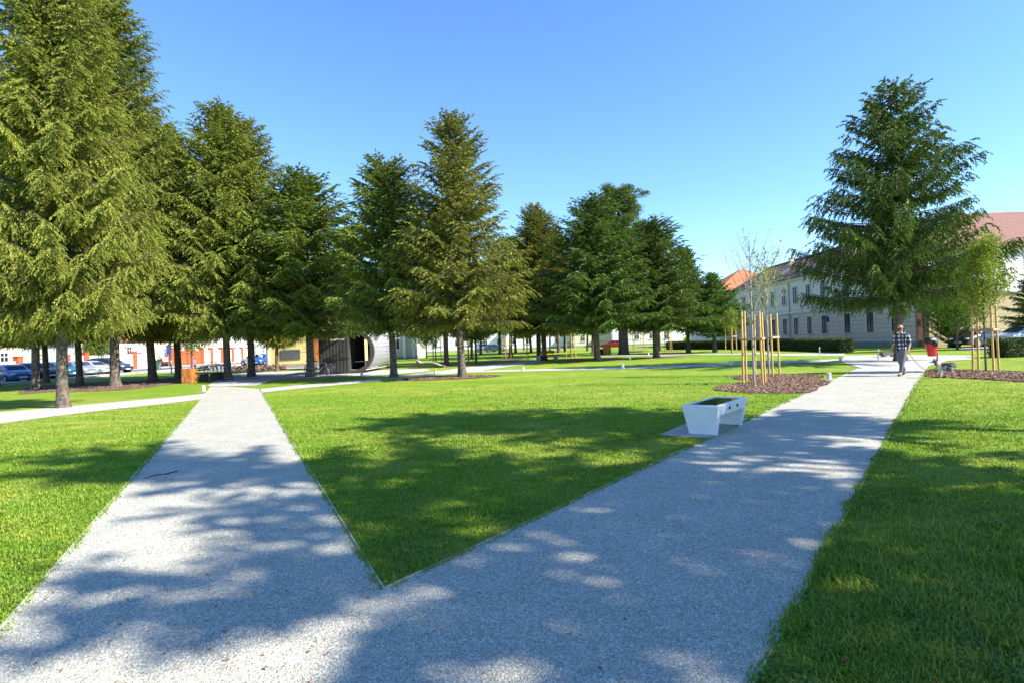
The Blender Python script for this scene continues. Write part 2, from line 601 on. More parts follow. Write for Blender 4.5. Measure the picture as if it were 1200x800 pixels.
# thin edging set along the gravel
eb = MB()
for a, b in ((LL[1], ext(LL[0], LL[1], .7)), (APEX, LR[1]), (APEX, RL[1]), (RR[1], ext(RR[0], RR[1], .9))):
    a = Vector((*a, 0)); b = Vector((*b, 0))
    d = (b - a); L = d.length
    eb.box((*((a + b) / 2).xy, .006), (L, .012, .024), rz=math.atan2(d.y, d.x))
e = eb.build('path_edging', M['edging']); e['kind'] = 'structure'


def blob(pts, seed, k=5, amp=.12):
    """a wavy closed outline through the ground points"""
    rng = random.Random(seed)
    out = []
    n = len(pts)
    cx = sum(p[0] for p in pts) / n; cy = sum(p[1] for p in pts) / n
    for i in range(n):
        p0, p1, p2, p3 = (Vector(pts[(i + j - 1) % n]) for j in range(4))
        for q in range(k):
            t = q / k
            p = .5 * ((2 * p1) + (p2 - p0) * t + (2 * p0 - 5 * p1 + 4 * p2 - p3) * t * t + (3 * p1 - p0 - 3 * p2 + p3) * t ** 3)
            w = 1 + rng.uniform(-amp, amp) * .35
            out.append((cx + (p.x - cx) * w, cy + (p.y - cy) * w))
    return out


def ring(c, rx, ry, seed):
    return blob([(c[0] + rx * math.cos(a * PI / 5), c[1] + ry * math.sin(a * PI / 5)) for a in range(10)], seed)


BED_STAKES = blob([G(836, 456), G(870, 460), G(905, 461), G(948, 460), G(962, 453), G(974, 447.5), G(958, 444), G(966, 441), G(945, 438.6), G(905, 438.6), G(862, 440), G(862, 444), G(886, 446), G(850, 451)], 1, amp=.05)
BED_RIGHT = blob([G(1085, 440.5), G(1100, 442), G(1130, 443.5), G(1170, 445.5), G(1230, 448), G(1240, 438), G(1190, 435.5), G(1150, 434), G(1110, 433), G(1088, 433.5)], 2, amp=.05)
beds = [BED_STAKES, BED_RIGHT]
cx, cy = G(541, 441.5); beds.append(ring((cx - .7, cy - .2), 2.7, 1.6, 3))
for k, (px, py, rx, ry) in enumerate([(703, 421.5, 2.8, 2.6), (769, 418.6, 2.2, 2.2), (525, 428.6, 3.2, 2.2), (857, 414.4, 1.6, 1.8), (744, 411, 1.7, 2), (784, 411, 1.7, 2), (593, 421, 1.8, 1.6), (670, 420, 1.2, 1.3), (511, 425, 1.0, 1.2)]):
    cx, cy = G(px, py); beds.append(ring((cx, cy), rx, ry, 10 + k))
BED_LEFT = blob([G(20, 461), G(62, 459), G(140, 457), G(200, 450), G(232, 444), G(215, 442), G(160, 446), G(100, 449), G(40, 453)], 4, amp=.05)
beds.append(BED_LEFT)
for b in beds:
    sheet('mulch_bed', [b], M['mulch'], .012)
PLANTED = blob([G(268, 433), G(300, 431.5), G(330, 431.2), G(332, 433.3), G(300, 434.2), G(270, 435)], 6, amp=.05)
sheet('planting_bed', [PLANTED], M['soil'], .02)

# ------------------------------------------------------------------ grass, chips, pebbles, leaves
NO_GRASS = [MAIN, PAD, CROSS_L, CROSS_A, CROSS_B, JUNC, BED_STAKES, BED_RIGHT, beds[2], PLAZA]


def lawn_points(n, r0, r1, seed, amax=58):
    rng = np.random.default_rng(seed)
    r = r0 * (r1 / r0) ** rng.random(n)          # density falls with the square of the distance
    a = np.radians(rng.uniform(-amax, amax, n))
    P = np.stack([r * np.sin(a), r * np.cos(a)], 1)
    ok = np.ones(n, bool)
    for poly in NO_GRASS:
        ok &= ~in_poly(P, poly)
    return P[ok], rng


def vnoise(P, scale, seed):
    """smooth value noise on the ground, 0..1"""
    rng = np.random.default_rng(seed)
    T = rng.random((64, 64))
    q = P * scale + 1000
    i = np.floor(q).astype(int); f = q - i
    f = f * f * (3 - 2 * f)
    i0, j0 = i[:, 0] % 64, i[:, 1] % 64
    i1, j1 = (i0 + 1) % 64, (j0 + 1) % 64
    return (T[i0, j0] * (1 - f[:, 0]) + T[i1, j0] * f[:, 0]) * (1 - f[:, 1]) + (T[i0, j1] * (1 - f[:, 0]) + T[i1, j1] * f[:, 0]) * f[:, 1]


def grass():
    P, rng = lawn_points(900000, 2.2, 26, 5)
    for pa, pb, kk in ((RR[1], ext(RR[0], RR[1], .9), 15000), (APEX, RL[1], 8000), (APEX, LR[1], 7000), (LL[1], ext(LL[0], LL[1], .7), 9000)):
        tt = rng.random(kk) ** .6; pa = np.array(pa); pb = np.array(pb)
        if np.hypot(*pa) < np.hypot(*pb): pa, pb = pb, pa
        nv = np.array([pb[1] - pa[1], pa[0] - pb[0]]); nv = nv / np.hypot(*nv)
        q = pa + (pb - pa) * tt[:, None]
        q = q + nv * (rng.normal(0, .022, kk) * (.3 + 1.4 * vnoise(q, 3.1, 12)))[:, None]
        bad = in_poly(q, PAD)
        for pl in (CROSS_L, CROSS_A, CROSS_B, JUNC, BED_STAKES, BED_RIGHT): bad |= in_poly(q, pl)
        P = np.concatenate([P, q[~bad]])
    n = len(P)
    r = np.hypot(P[:, 0], P[:, 1])
    cl = vnoise(P, 2.2, 1) * .55 + vnoise(P, 6.5, 2) * .45
    keep = (rng.random(n) < .35 + .65 * np.clip((cl - .25) * 2.4, 0, 1)) & (rng.random(n) > np.clip((r - 11) / 15, 0, 1) ** .8)
    P, r, cl = P[keep], r[keep], cl[keep]; n = len(P)
    wild = np.clip((P[:, 0] - .8) / 1.6, 0, 1) * np.clip((6 - P[:, 1]) / 3, 0, 1)   # taller at the right front
    h = (.013 + .022 * cl + .022 * rng.random(n) ** 3) * (1 + wild * 1.3)
    w = (.0017 + .0004 * r) * rng.uniform(.7, 1.4, n)
    az = rng.uniform(0, 2 * PI, n)
    u = np.stack([np.cos(az), np.sin(az), np.zeros(n)], 1)
    b = np.stack([-np.sin(az), np.cos(az), np.zeros(n)], 1)
    lean = rng.uniform(.15, 1.1, n)
    base = np.concatenate([P, np.full((n, 1), .0)], 1)
    up = np.array([0, 0, 1.0])
    mid = base + up * (h * .62)[:, None] + b * (h * lean * .3)[:, None]
    tip = base + up * (h * (1 - .18 * lean))[:, None] + b * (h * lean * .95)[:, None]
    V = np.stack([base - u * w[:, None], base + u * w[:, None], mid + u * (w * .8)[:, None], mid - u * (w * .8)[:, None], tip], 1)
    idx = np.arange(n)[:, None] * 5
    F1 = np.concatenate([idx + np.array([0, 1, 2]), idx + np.array([0, 2, 3]), idx + np.array([3, 2, 4])], 0)
    t = np.clip(vnoise(P, 1.1, 3) * .35 + vnoise(P, .33, 14) * .4 + rng.random(n) * .45 - .1, 0, 1)
    me = np_mesh('grass', V.reshape(-1, 3), F1, M['blade'], {'tint': np.repeat(t, 5)})
    o = link(bpy.data.objects.new('grass', me)); o['kind'] = 'stuff'


def leaves_on(name, P, rng, size, mat, lift, tilt, z0=.0, shape='leaf'):
    n = len(P)
    az = rng.uniform(0, 2 * PI, n)
    u = np.stack([np.cos(az), np.sin(az), rng.uniform(-tilt, tilt, n)], 1)
    v = np.stack([-np.sin(az), np.cos(az), rng.uniform(-tilt, tilt, n)], 1)
    s = size * rng.uniform(.6, 1.3, n)
    c = np.concatenate([P, (z0 + lift * rng.random(n))[:, None]], 1)
    up = np.array([0, 0, 1.0])
    A = c - u * s[:, None]
    B = c + v * (s * .55)[:, None] + up * (s * .2)[:, None]
    D = c - v * (s * .55)[:, None] + up * (s * .2)[:, None]
    E = c + u * s[:, None]
    V = np.stack([A, B, E, D], 1)
    F1 = np.arange(n)[:, None] * 4 + np.array([0, 1, 2, 3])
    me = np_mesh(name, V.reshape(-1, 3), F1, mat, {'tint': np.repeat(rng.random(n), 4)})
    o = link(bpy.data.objects.new(name, me)); o['kind'] = 'stuff'
    return o


grass()
# low clover and other broad-leaved plants growing in the lawn
P, rng = lawn_points(60000, 2.2, 16, 8)
cl = vnoise(P, 1.7, 9)
P = P[cl > .55]
leaves_on('clover', P, rng, .014, M['weed'], .045, .35, .015)
# fallen leaves, thicker at the near left of the gravel
rng = np.random.default_rng(21)
P = rng.uniform((-4, 2.2), (4, 9), (4200, 2))
P = P[(in_poly(P, MAIN)) & (rng.random(len(P)) < np.clip((4.6 - P[:, 1]) / 2.4, .02, 1) * np.clip((.4 - P[:, 0]) / 2.5, .06, 1))]
leaves_on('fallen_leaves', P, rng, .013, M['fallen'], .01, .3, .008)
P, rng = lawn_points(700, 2.2, 14, 31)
leaves_on('fallen_leaves', P, rng, .02, M['fallen'], .02, .5, .03)


def pebbles():
    rng = np.random.default_rng(3)
    n = 170000
    r = 2.1 * (9.0 / 2.1) ** rng.random(n)
    a = np.radians(rng.uniform(-50, 50, n))
    P = np.stack([r * np.sin(a), r * np.cos(a)], 1)
    P = P[in_poly(P, MAIN)]
    n = len(P)
    s = (.004 + .0075 * rng.random(n) ** 2.5)
    O = np.array([(1, 0, 0), (-.5, .87, 0), (-.5, -.87, 0), (0, 0, 1.0)])
    az = rng.uniform(0, 2 * PI, n); ca, sa = np.cos(az), np.sin(az)
    J = O[None] * rng.uniform(.6, 1.25, (n, 4, 3)) * s[:, None, None]
    X = J[:, :, 0] * ca[:, None] - J[:, :, 1] * sa[:, None] + P[:, None, 0]
    Y = J[:, :, 0] * sa[:, None] + J[:, :, 1] * ca[:, None] + P[:, None, 1]
    Z = J[:, :, 2] * .75 + .0042
    V = np.stack([X, Y, Z], 2)
    F1 = (np.arange(n)[:, None, None] * 4 + np.array([(0, 1, 3), (1, 2, 3), (2, 0, 3)])[None]).reshape(-1, 3)
    me = np_mesh('loose_gravel', V.reshape(-1, 3), F1, M['pebble'], {'tint': np.repeat(rng.random(n), 4)})
    o = link(bpy.data.objects.new('loose_gravel', me)); o['kind'] = 'stuff'


pebbles()


def chips(polys, n, seed):
    rng = np.random.default_rng(seed)
    allp = []
    for poly in polys:
        a = np.array(poly); lo, hi = a.min(0), a.max(0)
        P = rng.uniform(lo, hi, (n, 2))
        allp.append(P[in_poly(P, poly)])
    P = np.concatenate(allp)
    m = len(P)
    az = rng.uniform(0, 2 * PI, m)
    u = np.stack([np.cos(az), np.sin(az), rng.uniform(-.5, .5, m)], 1)
    v = np.stack([-np.sin(az), np.cos(az), rng.uniform(-.6, .6, m)], 1)
    s = rng.uniform(.012, .04, m)[:, None]
    c = np.concatenate([P, (.018 + .022 * rng.random(m))[:, None]], 1)
    V = np.stack([c - u * s - v * s * .4, c + u * s - v * s * .35, c + u * s * .9 + v * s * .4, c - u * s + v * s * .4], 1)
    F1 = np.arange(m)[:, None] * 4 + np.array([0, 1, 2, 3])
    me = np_mesh('bark_chips', V.reshape(-1, 3), F1, M['chipleaf'], {'tint': np.repeat(rng.random(m), 4)})
    o = link(bpy.data.objects.new('bark_chips', me)); o['kind'] = 'stuff'


M['chipleaf'] = leaf_mat('bark_chips', (.1, .062, .045), (.26, .155, .1), (.38, .27, .19), 0, .9, False)
chips([BED_STAKES, BED_RIGHT], 26000, 2)
chips([beds[2], BED_LEFT], 9000, 4)

# a dry twig lying on the left gravel path
tb = MB()
p0 = Vector((*G(168, 562), .015)); p1 = Vector((*G(207, 552.5), .02))
pts = [p0.lerp(p1, t) + Vector((0, .03 * math.sin(t * 7), .012 * math.sin(t * 5))) for t in (0, .2, .45, .7, 1)]
tb.tube(pts, [.004, .007, .008, .007, .01], 6)
tb.tube([pts[2], pts[2] + Vector((.12, -.09, .02)), pts[2] + Vector((.22, -.1, .01))], [.005, .004, .002], 5)
tag(tb.build('fallen_twig', M['twig']), 'dry forked twig lying on the left gravel path in the tree shade', 'twig')

# ------------------------------------------------------------------ trees
UP = np.array([0, 0, 1.0])


def nrm(a):
    return a / np.maximum(np.linalg.norm(a, axis=-1, keepdims=True), 1e-9)


def spruce(seed, H, R, h0, dens=16, hang=.5, a_low=-.25, a_top=.75, b_low=.22, twig_l=.13, twig_w=.024, sec=13, tw=17, irr=.16, pw=.85,
           cones=0, trunk_r=.24, bare=0.0, gap=0.0, jut=0, whorl=.12):
    rng = np.random.default_rng(seed)
    n = int((H - h0) * dens)
    u = (np.arange(n) + rng.random(n)) / n
    z = h0 + (H - h0 - .12) * u
    z = z + whorl * np.sin(z * 2 * PI / .55) * (1 - u)          # whorls
    az = (np.arange(n) * 2.39996 + rng.normal(0, .35, n))
    t = np.clip((z - h0) / (H - h0), 0, 1)
    prof = np.clip(1 - t, 0, 1) ** pw * np.minimum(1, .72 + 2.2 * t)
    lob = 1 + .16 * np.sin(az * 2 + seed) * np.sin(z * .9 + seed * 2) + .1 * np.sin(az * 3 - z * 1.7)
    mul = np.minimum(lob * np.clip(1 + rng.normal(0, irr, n), .45, 1.5), np.where(t > .55, 1.12, 1.25))
    L = R * prof * mul + .12
    if jut:
        J = (rng.random(n) < jut) & (t < .6)
        L[J] *= rng.uniform(1.12, 1.32, J.sum())
    a = a_low + (a_top - a_low) * t ** 1.25 + rng.normal(0, .09, n)
    b = b_low * (1 - t) + .05
    keepb = rng.random(n) > gap
    z, az, t, L, a, b = (q[keepb] for q in (z, az, t, L, a, b)); n = len(z)
    d = np.stack([np.cos(az), np.sin(az), np.zeros(n)], 1)
    tintp = rng.random(n)
    # secondaries
    m = np.ceil(L * sec).astype(int) + 4
    pi = np.repeat(np.arange(n), m)
    k = len(pi)
    first = np.cumsum(m) - m
    q = (np.arange(k) - first[pi] + rng.random(k)) / m[pi]
    s = np.clip(bare + (1 - bare) * q ** .8, .04, 1.0)
    isend = (np.arange(k) - first[pi]) == m[pi] - 1
    s[isend] = 1.0
    side = np.where(rng.random(k) < .5, -1.0, 1.0)
    dp = d[pi]
    T = nrm(dp + UP * (a[pi] + 2 * b[pi] * s)[:, None])
    S = np.stack([-dp[:, 1], dp[:, 0], np.zeros(k)], 1)
    phi = np.radians(rng.uniform(30, 75, k)); phi[isend] = rng.uniform(0, .2, isend.sum())
    O = np.stack([L[pi] * s * dp[:, 0], L[pi] * s * dp[:, 1], z[pi] + L[pi] * (a[pi] * s + b[pi] * s * s)], 1)
    D = T * np.cos(phi)[:, None] + S * (side * np.sin(phi))[:, None]
    hg = hang * rng.uniform(.4, 1.5, k) * (1 - .75 * t[pi])
    D = nrm(D - UP * hg[:, None])
    l2 = np.clip(L[pi] * .3 * (1 - .45 * s) + .1, .12, .58) * rng.uniform(.6, 1.2, k)
    dr = hang * .5 * (1 - .6 * t[pi])
    # twigs
    mt = np.ceil(l2 * tw).astype(int) + 2
    si = np.repeat(np.arange(k), mt)
    w = len(si)
    f2 = np.cumsum(mt) - mt
    qq = (np.arange(w) - f2[si] + rng.random(w)) / mt[si]
    B = O[si] + D[si] * (l2[si] * qq)[:, None] - UP * (dr[si] * l2[si] * qq * qq)[:, None]
    Ds = nrm(D[si] - UP * (2 * dr[si] * qq)[:, None])
    lat = nrm(np.cross(Ds, UP) + 1e-4); ver = np.cross(lat, Ds)
    al = rng.uniform(0, 2 * PI, w)
    td = nrm(Ds * .8 + lat * (np.cos(al) * .62)[:, None] + ver * (np.sin(al) * .42)[:, None] - UP * .1)
    tl = twig_l * rng.uniform(.7, 1.35, w) * (1.12 - .4 * qq)
    wd = twig_w * rng.uniform(.75, 1.3, w)
    p1 = nrm(np.cross(td, nrm(rng.normal(size=(w, 3))))); p2 = np.cross(td, p1)
    tip = B + td * tl[:, None]; mid = B + td * (tl * .38)[:, None]
    V = np.stack([B, mid - p1 * wd[:, None], tip, mid + p1 * wd[:, None], B, mid - p2 * wd[:, None], tip, mid + p2 * wd[:, None]], 1).reshape(-1, 3)
    Fq = np.arange(w * 2)[:, None] * 4 + np.array([0, 1, 2, 3])
    tint = np.clip(.5 * tintp[pi][si] + .35 * rng.random(k)[si] + .3 * (qq - .3), 0, 1)
    crown = np_mesh('crown', V, Fq, M['needle'], {'tint': np.repeat(tint, 8)})
    # wood
    wb = MB()
    nz = 14
    zz = [0, .12, .3, .6] + [h0 * .6 + (H - .06 - h0 * .6) * i / nz for i in range(1, nz + 1)]
    zz = sorted(set(zz))
    rr = [trunk_r * ((1 - x / H) ** .85 * (1 + .55 * math.exp(-x * 5)) + .02) for x in zz]
    wob = [(.04 * (1 - x / H) ** 1.5 * math.sin(x * 1.3 + seed), .04 * (1 - x / H) ** 1.5 * math.cos(x * 1.1 + seed), x) for x in zz]
    wob[0] = (wob[0][0], wob[0][1], -.05)
    wb.tube(wob, rr, 12)
    for i in range(n):
        if L[i] < .35 or z[i] > H - .6: continue
        ps = [(d[i, 0] * L[i] * x, d[i, 1] * L[i] * x, z[i] + L[i] * (a[i] * x + b[i] * x * x)) for x in (0, .35, .7, .97)]
        r0 = .01 + .008 * L[i]
        wb.tube(ps, [r0, r0 * .75, r0 * .5, r0 * .15], 4, cap=False)
    # dead stubs under the crown
    for i in range(10):
        zz0 = h0 * (.45 + .55 * rng.random()); aa = rng.uniform(0, 2 * PI); ll = rng.uniform(.15, .7)
        wb.tube([(0, 0, zz0), (math.cos(aa) * ll, math.sin(aa) * ll, zz0 - .08 * ll)], [.018, .005], 4)
    tmp = wb.build('trunk', M['bark'], smooth=True)
    trunk = tmp.data
    bpy.data.objects.remove(tmp)
    cm = None
    if cones:
        cand = np.where((t[pi] > .45) & (s > .5))[0]
        ci = rng.choice(cand, min(cones, len(cand)), replace=False)
        cv = []; cf = []
        for j, c in enumerate(ci):
            top = O[c] + D[c] * l2[c] * rng.uniform(.3, .9) - UP * .03
            ln = rng.uniform(.1, .16); r = ln * .24
            bb = len(cv)
            for zz_, rad in ((0, .35), (.3, 1.0), (.7, .8)):
                for q5 in range(5):
                    cv.append((top[0] + r * rad * math.cos(q5 * 1.2566), top[1] + r * rad * math.sin(q5 * 1.2566), top[2] - ln * zz_))
            cv.append((top[0], top[1], top[2] - ln))
            for lvl in range(2):
                for q5 in range(5):
                    cf.append((bb + lvl * 5 + q5, bb + lvl * 5 + (q5 + 1) % 5, bb + lvl * 5 + 5 + (q5 + 1) % 5, bb + lvl * 5 + 5 + q5))
            for q5 in range(5):
                cf.append((bb + 10 + q5, bb + 10 + (q5 + 1) % 5, bb + 15, bb + 15))
        me = bpy.data.meshes.new('cones')
        me.from_pydata(cv, [], [f if len(set(f)) == 4 else f[:3] for f in cf])
        me.materials.append(M['cone'])
        cm = me
    return crown, trunk, cm


PROTO = {
    # near, drooping
    'near_a': dict(H=18, R=3.0, h0=2.8, p=spruce(11, 18, 3.0, 2.8, dens=34, hang=.8, a_low=-.12, a_top=.7, twig_l=.12, twig_w=.0145, sec=17, tw=33, trunk_r=.2, irr=.24, jut=.05, pw=.55)),
    'near_b': dict(H=22, R=4.2, h0=3.2, p=spruce(12, 22, 4.2, 3.2, dens=28, hang=.8, a_low=-.15, a_top=.8, twig_l=.14, twig_w=.02, sec=13, tw=24, irr=.24, cones=160, trunk_r=.24, jut=.05, pw=.6)),
    'mid_a': dict(H=17, R=3.5, h0=3.1, p=spruce(13, 17, 3.5, 3.1, dens=27, hang=.8, a_low=-.18, a_top=.75, twig_l=.15, twig_w=.024, sec=12, tw=21, irr=.24, cones=200, trunk_r=.21, jut=.05, pw=.52)),
    'mid_b': dict(H=13, R=3.2, h0=3.0, p=spruce(14, 13, 3.2, 3.0, dens=29, hang=.6, a_low=-.22, a_top=.85, twig_l=.145, twig_w=.028, sec=13, tw=17, irr=.22, trunk_r=.2, jut=.06, pw=.46)),
    'open': dict(H=13.5, R=3.2, h0=2.9, p=spruce(15, 13.5, 3.2, 2.9, dens=27, hang=.5, a_low=-.2, a_top=.9, b_low=.15, twig_l=.14, twig_w=.026, sec=12, tw=17, irr=.26, bare=.06, gap=.04, cones=110, trunk_r=.2, jut=.08, pw=.62)),
    'solo': dict(H=14, R=5.0, h0=3.1, p=spruce(26, 14, 5.0, 3.1, dens=21, hang=.9, whorl=.03, a_low=-.24, a_top=.62, b_low=.28, twig_l=.145, twig_w=.028, sec=14, tw=18, irr=.36, gap=.08, cones=520, trunk_r=.29, jut=.14, pw=.72)),
    'far': dict(H=12, R=3.0, h0=3.0, p=spruce(17, 12, 3.0, 3.0, dens=20, hang=.6, a_low=-.2, a_top=.8, twig_l=.2, twig_w=.048, sec=9, tw=11, irr=.22, trunk_r=.18, jut=.05, pw=.55)),
    'bushy': dict(H=9, R=3.6, h0=2.0, p=spruce(18, 9, 3.6, 2.0, dens=26, hang=.35, a_low=-.05, a_top=.9, twig_l=.18, twig_w=.04, sec=10, tw=13, irr=.18, trunk_r=.22, jut=.05, pw=.95)),
    'shade': dict(H=19, R=4.0, h0=2.4, p=spruce(19, 19, 4.0, 2.4, dens=11, hang=.6, twig_l=.2, twig_w=.055, sec=10, tw=12, irr=.36, gap=.2, trunk_r=.3, jut=.12, pw=.5)),
    'shade_high': dict(H=18, R=3.0, h0=12.0, p=spruce(20, 18, 3.0, 12.0, dens=19, hang=.6, twig_l=.2, twig_w=.055, sec=10, tw=12, irr=.3, gap=.06, trunk_r=.26, jut=.12, pw=.5)),
}


def tree(name, kind, loc, H, R, rz, label, cat='spruce', group='spruces around the lawn', col=(1, 1, 1)):
    pr = PROTO[kind]
    cr, tr, cm = pr['p']
    root = empty(name, (loc[0], loc[1], 0), rz, label, cat, group)
    sxy = R / pr['R']; sz = H / pr['H']
    for nm, me in (('trunk', tr), ('crown', cr), ('cones', cm)):
        if me is None: continue
        o = bpy.data.objects.new(nm, me)
        k = sxy
        o.scale = (k, k, sz)
        link(o, root)
        o.color = (*col, 1)
        if nm == 'cones': o['kind'] = 'stuff'
    return root


YG = (1.1, 1.16, .88); OL = (.98, 1.02, .8); GR = (.85, 1.0, .8); BG = (.62, .88, .82); BR = (1.3, 1.05, .95)
TREES = [
    # px, py of the trunk foot, height, radius, kind, colour, label
    (75, 477, 18, 2.6, 'near_a', (1.2, 1.2, .95), 'bright yellow-green spruce whose pale trunk stands on the edge of the narrow left cross path'),
    (43, 456, 19, 3.0, 'near_a', OL, 'spruce behind the path-edge spruce, with a blotchy lit trunk beside the parked cars'),
    (-4, 453, 20, 3.6, 'near_b', YG, 'spruce with dark trunk cut by the left picture edge before the dark blue car'),
    (54, 448, 18, 3.2, 'mid_a', OL, 'spruce with a smooth dark grey trunk just right of the blotchy lit trunk'),
    (93, 450, 19, 3.2, 'mid_a', OL, 'spruce with a slim brown trunk standing in front of the silver car'),
    (136, 452, 24, 4.4, 'near_b', OL, 'tallest dark olive spruce, its crown running out of the picture top'),
    (178, 446, 17.5, 4.3, 'mid_a', YG, 'spruce with a straight dark trunk between the white low house and the child in blue'),
    (209, 442, 18, 4.0, 'mid_a', OL, 'spruce with dark trunk directly behind the orange wooden bench end'),
    (267, 445, 16.8, 3.6, 'mid_a', YG, 'cone-topped spruce whose lichened trunk leans at the end of the left gravel path'),
    (295, 441, 17.3, 3.9, 'mid_a', (1.08, 1.08, .85), 'spruce with brown cones at its top, its trunk before the white hatchback'),
    (325, 435, 10, 2.4, 'mid_b', YG, 'slim young spruce with a thin yellowish trunk before the yellow building'),
    (364, 441, 12.4, 4.0, 'mid_b', GR, 'dark green spruce left of the bicycles at the pavilion'),
    (461, 442, 11.6, 3.0, 'mid_b', GR, 'narrow deep green spruce with flat top right of the silver pavilion tube'),
    (541, 441.5, 13.2, 3.15, 'open', (1.1, 1.02, .95), 'pointed olive spruce with pale trunk in a mulch ring at the middle of the lawn'),
    (523, 428, 12.5, 3.2, 'mid_b', OL, 'spruce half hidden behind the pointed middle spruce, next to the wave lounger'),
    (632, 422, 13.6, 3.4, 'open', (1.12, 1.04, .9), 'thin brownish spruce, left of a close pair beside the far orange bench'),
    (638.5, 422, 12.8, 3.5, 'open', (1.1, 1.02, .9), 'thin brownish spruce, right of a close pair beside the far orange bench'),
    (700, 423, 12.1, 4.0, 'mid_b', BG, 'broad bluish green spruce with pale foot in a mulch ring near the lamp posts'),
    (769, 419, 10.8, 3.8, 'mid_b', (.62, .82, .78), 'dark grey-green spruce in front of the tall pine'),
    (807, 413, 10.4, 3.3, 'bushy', (.5, .8, .85), 'blue-green small spruce with a thin spire near the long building'),
    (838, 412.5, 7.6, 3.4, 'bushy', (.6, .95, .7), 'low bushy green spruce touching the long building'),
    (1055, 423, 14.0, 4.35, 'solo', (.52, .74, .62), 'big dark lone spruce with sticking-out boughs and hanging cones beside the right path'),
    (553, 420, 10, 2.6, 'far', YG, 'far spruce with a thin trunk seen just right of the pale middle trunk'),
    (563.6, 415.5, 14, 3.2, 'far', OL, 'far spruce with a black trunk in front of the bluish parked van'),
    (586, 414.5, 15, 3.4, 'far', OL, 'far spruce standing between the bluish van and a three-post tree frame'),
    (599, 417, 14.5, 3.4, 'far', GR, 'far spruce with a dark trunk touching the three-post frame with orange mulch'),
    (604, 413.5, 14, 3.2, 'far', GR, 'far spruce next right of the three-post frame, in the row of thin trunks'),
    (614, 410.7, 11, 2.6, 'far', BG, 'thinnest far trunk spruce between the three-post frame and the brownish pair'),
    (622, 413, 14, 3.2, 'far', GR, 'far spruce close left of the brownish pair of spruces'),
    (645, 411.5, 11.5, 2.7, 'far', BG, 'far spruce right behind the orange seat of the far bench'),
    (654.5, 413, 17.0, 3.9, 'far', GR, 'far spruce with a leaning dark trunk right of the far orange bench'),
    (662, 411.5, 11, 2.6, 'far', BG, 'far spruce behind the single thin staked sapling'),
    (688.7, 411, 11, 2.7, 'far', GR, 'far spruce with brown trunk left of the square orange bin'),
    (695, 414.5, 11, 2.6, 'far', BG, 'far spruce with a straight black trunk touching the broad bluish green spruce'),
    (773, 411.5, 11, 2.7, 'far', BG, 'far spruce with thin trunk behind the dark grey-green spruce'),
    (483, 419, 11, 2.6, 'far', OL, 'far spruce standing before the pale house with pilasters'),
    (408, 427, 13, 3.2, 'far', GR, 'spruce behind the pavilion roof left of the silver tube'),
]
rt = random.Random(4)
for px, py, H, R, kind, col, lab in TREES:
    tree('spruce_tree', kind, G(px, py), H, R, rt.uniform(0, 6.28), lab, col=col)

# spruces on the right, outside the frame, whose shade falls over the foreground
for k, (x, y, H, R, kd, lab) in enumerate([
    (18.5, 4.9, 17.8, 2.8, 'shade_high', 'tall bare-stemmed shade spruce right of the right lawn, farthest of the row'),
    (18.0, .0, 21.8, 4.0, 'shade', 'shade spruce right of the camera, second of the row'),
    (17.0, -2.9, 16.4, 4.3, 'shade', 'shade spruce right of the camera, third of the row'),
    (14.0, -6.6, 12.0, 3.6, 'shade', 'shade spruce right of the camera, start of the row'),
]):
    tree('spruce_tree', kd, (x, y), H, R, 1.3 * k, lab, col=GR)


def broadleaf(seed, H, R, h0, trunk_r, nl, leaf, limbs=14, up=.8, mat='leaf', bark='bark', spread=.16):
    """small deciduous tree: trunk, rising limbs with side twigs, single leaves spread along them"""
    rng = np.random.default_rng(seed)
    wb = MB()
    wb.tube([(0, 0, -.03), (.006, .006, H * .25), (-.004, .005, H * .55), (0, 0, H * .82), (0, 0, H)], [trunk_r * 1.15, trunk_r, trunk_r * .75, trunk_r * .4, trunk_r * .12], 8)
    segs = []
    for i in range(limbs):
        z = h0 + (H - h0) * .9 * (i + rng.random()) / limbs
        t = (z - h0) / (H - h0)
        L = R * (1.1 - .75 * t) * rng.uniform(.7, 1.2)
        az = i * 2.4 + rng.uniform(-.3, .3)
        d = np.array([math.cos(az), math.sin(az), 0])
        p0 = np.array([0, 0, z]); p1 = p0 + d * L * .5 + UP * L * up * .55; p2 = p0 + d * L + UP * L * up * 1.35
        wb.tube([p0, p1, p2], [trunk_r * .45, trunk_r * .3, trunk_r * .12], 4, cap=False)
        segs += [(p0, p1), (p1, p2)]
        for j in range(5):
            f = rng.uniform(.25, .95)
            b0 = p0 + (p1 - p0) * min(1, f * 2) + (p2 - p1) * max(0, f * 2 - 1)
            dd = nrm(d * .4 + rng.normal(0, .6, 3) + UP * up * .7)
            b1 = b0 + dd * L * .4 * rng.uniform(.5, 1)
            wb.tube([b0, b1], [trunk_r * .22, trunk_r * .09], 3, cap=False)
            segs.append((b0, b1))
    tmp = wb.build('trunk', M[bark], smooth=True); trunk = tmp.data; bpy.data.objects.remove(tmp)
    w = nl
    si = rng.integers(0, len(segs), w)
    A = np.array([s[0] for s in segs])[si]; Bq = np.array([s[1] for s in segs])[si]
    f = rng.random((w, 1)) ** .7
    P = A + (Bq - A) * f + rng.normal(0, spread * R, (w, 3))
    d1 = nrm(rng.normal(size=(w, 3)) + UP * -.2); d2 = nrm(np.cross(d1, rng.normal(size=(w, 3))))
    l = leaf * rng.uniform(.6, 1.3, (w, 1))
    V = np.stack([P - d1 * l, P + d2 * l * .55, P + d1 * l, P - d2 * l * .55], 1).reshape(-1, 3)
    crown = np_mesh('crown', V, np.arange(w)[:, None] * 4 + np.array([0, 1, 2, 3]), M[mat], {'tint': np.repeat(rng.random(w), 4)})
    return crown, trunk, None


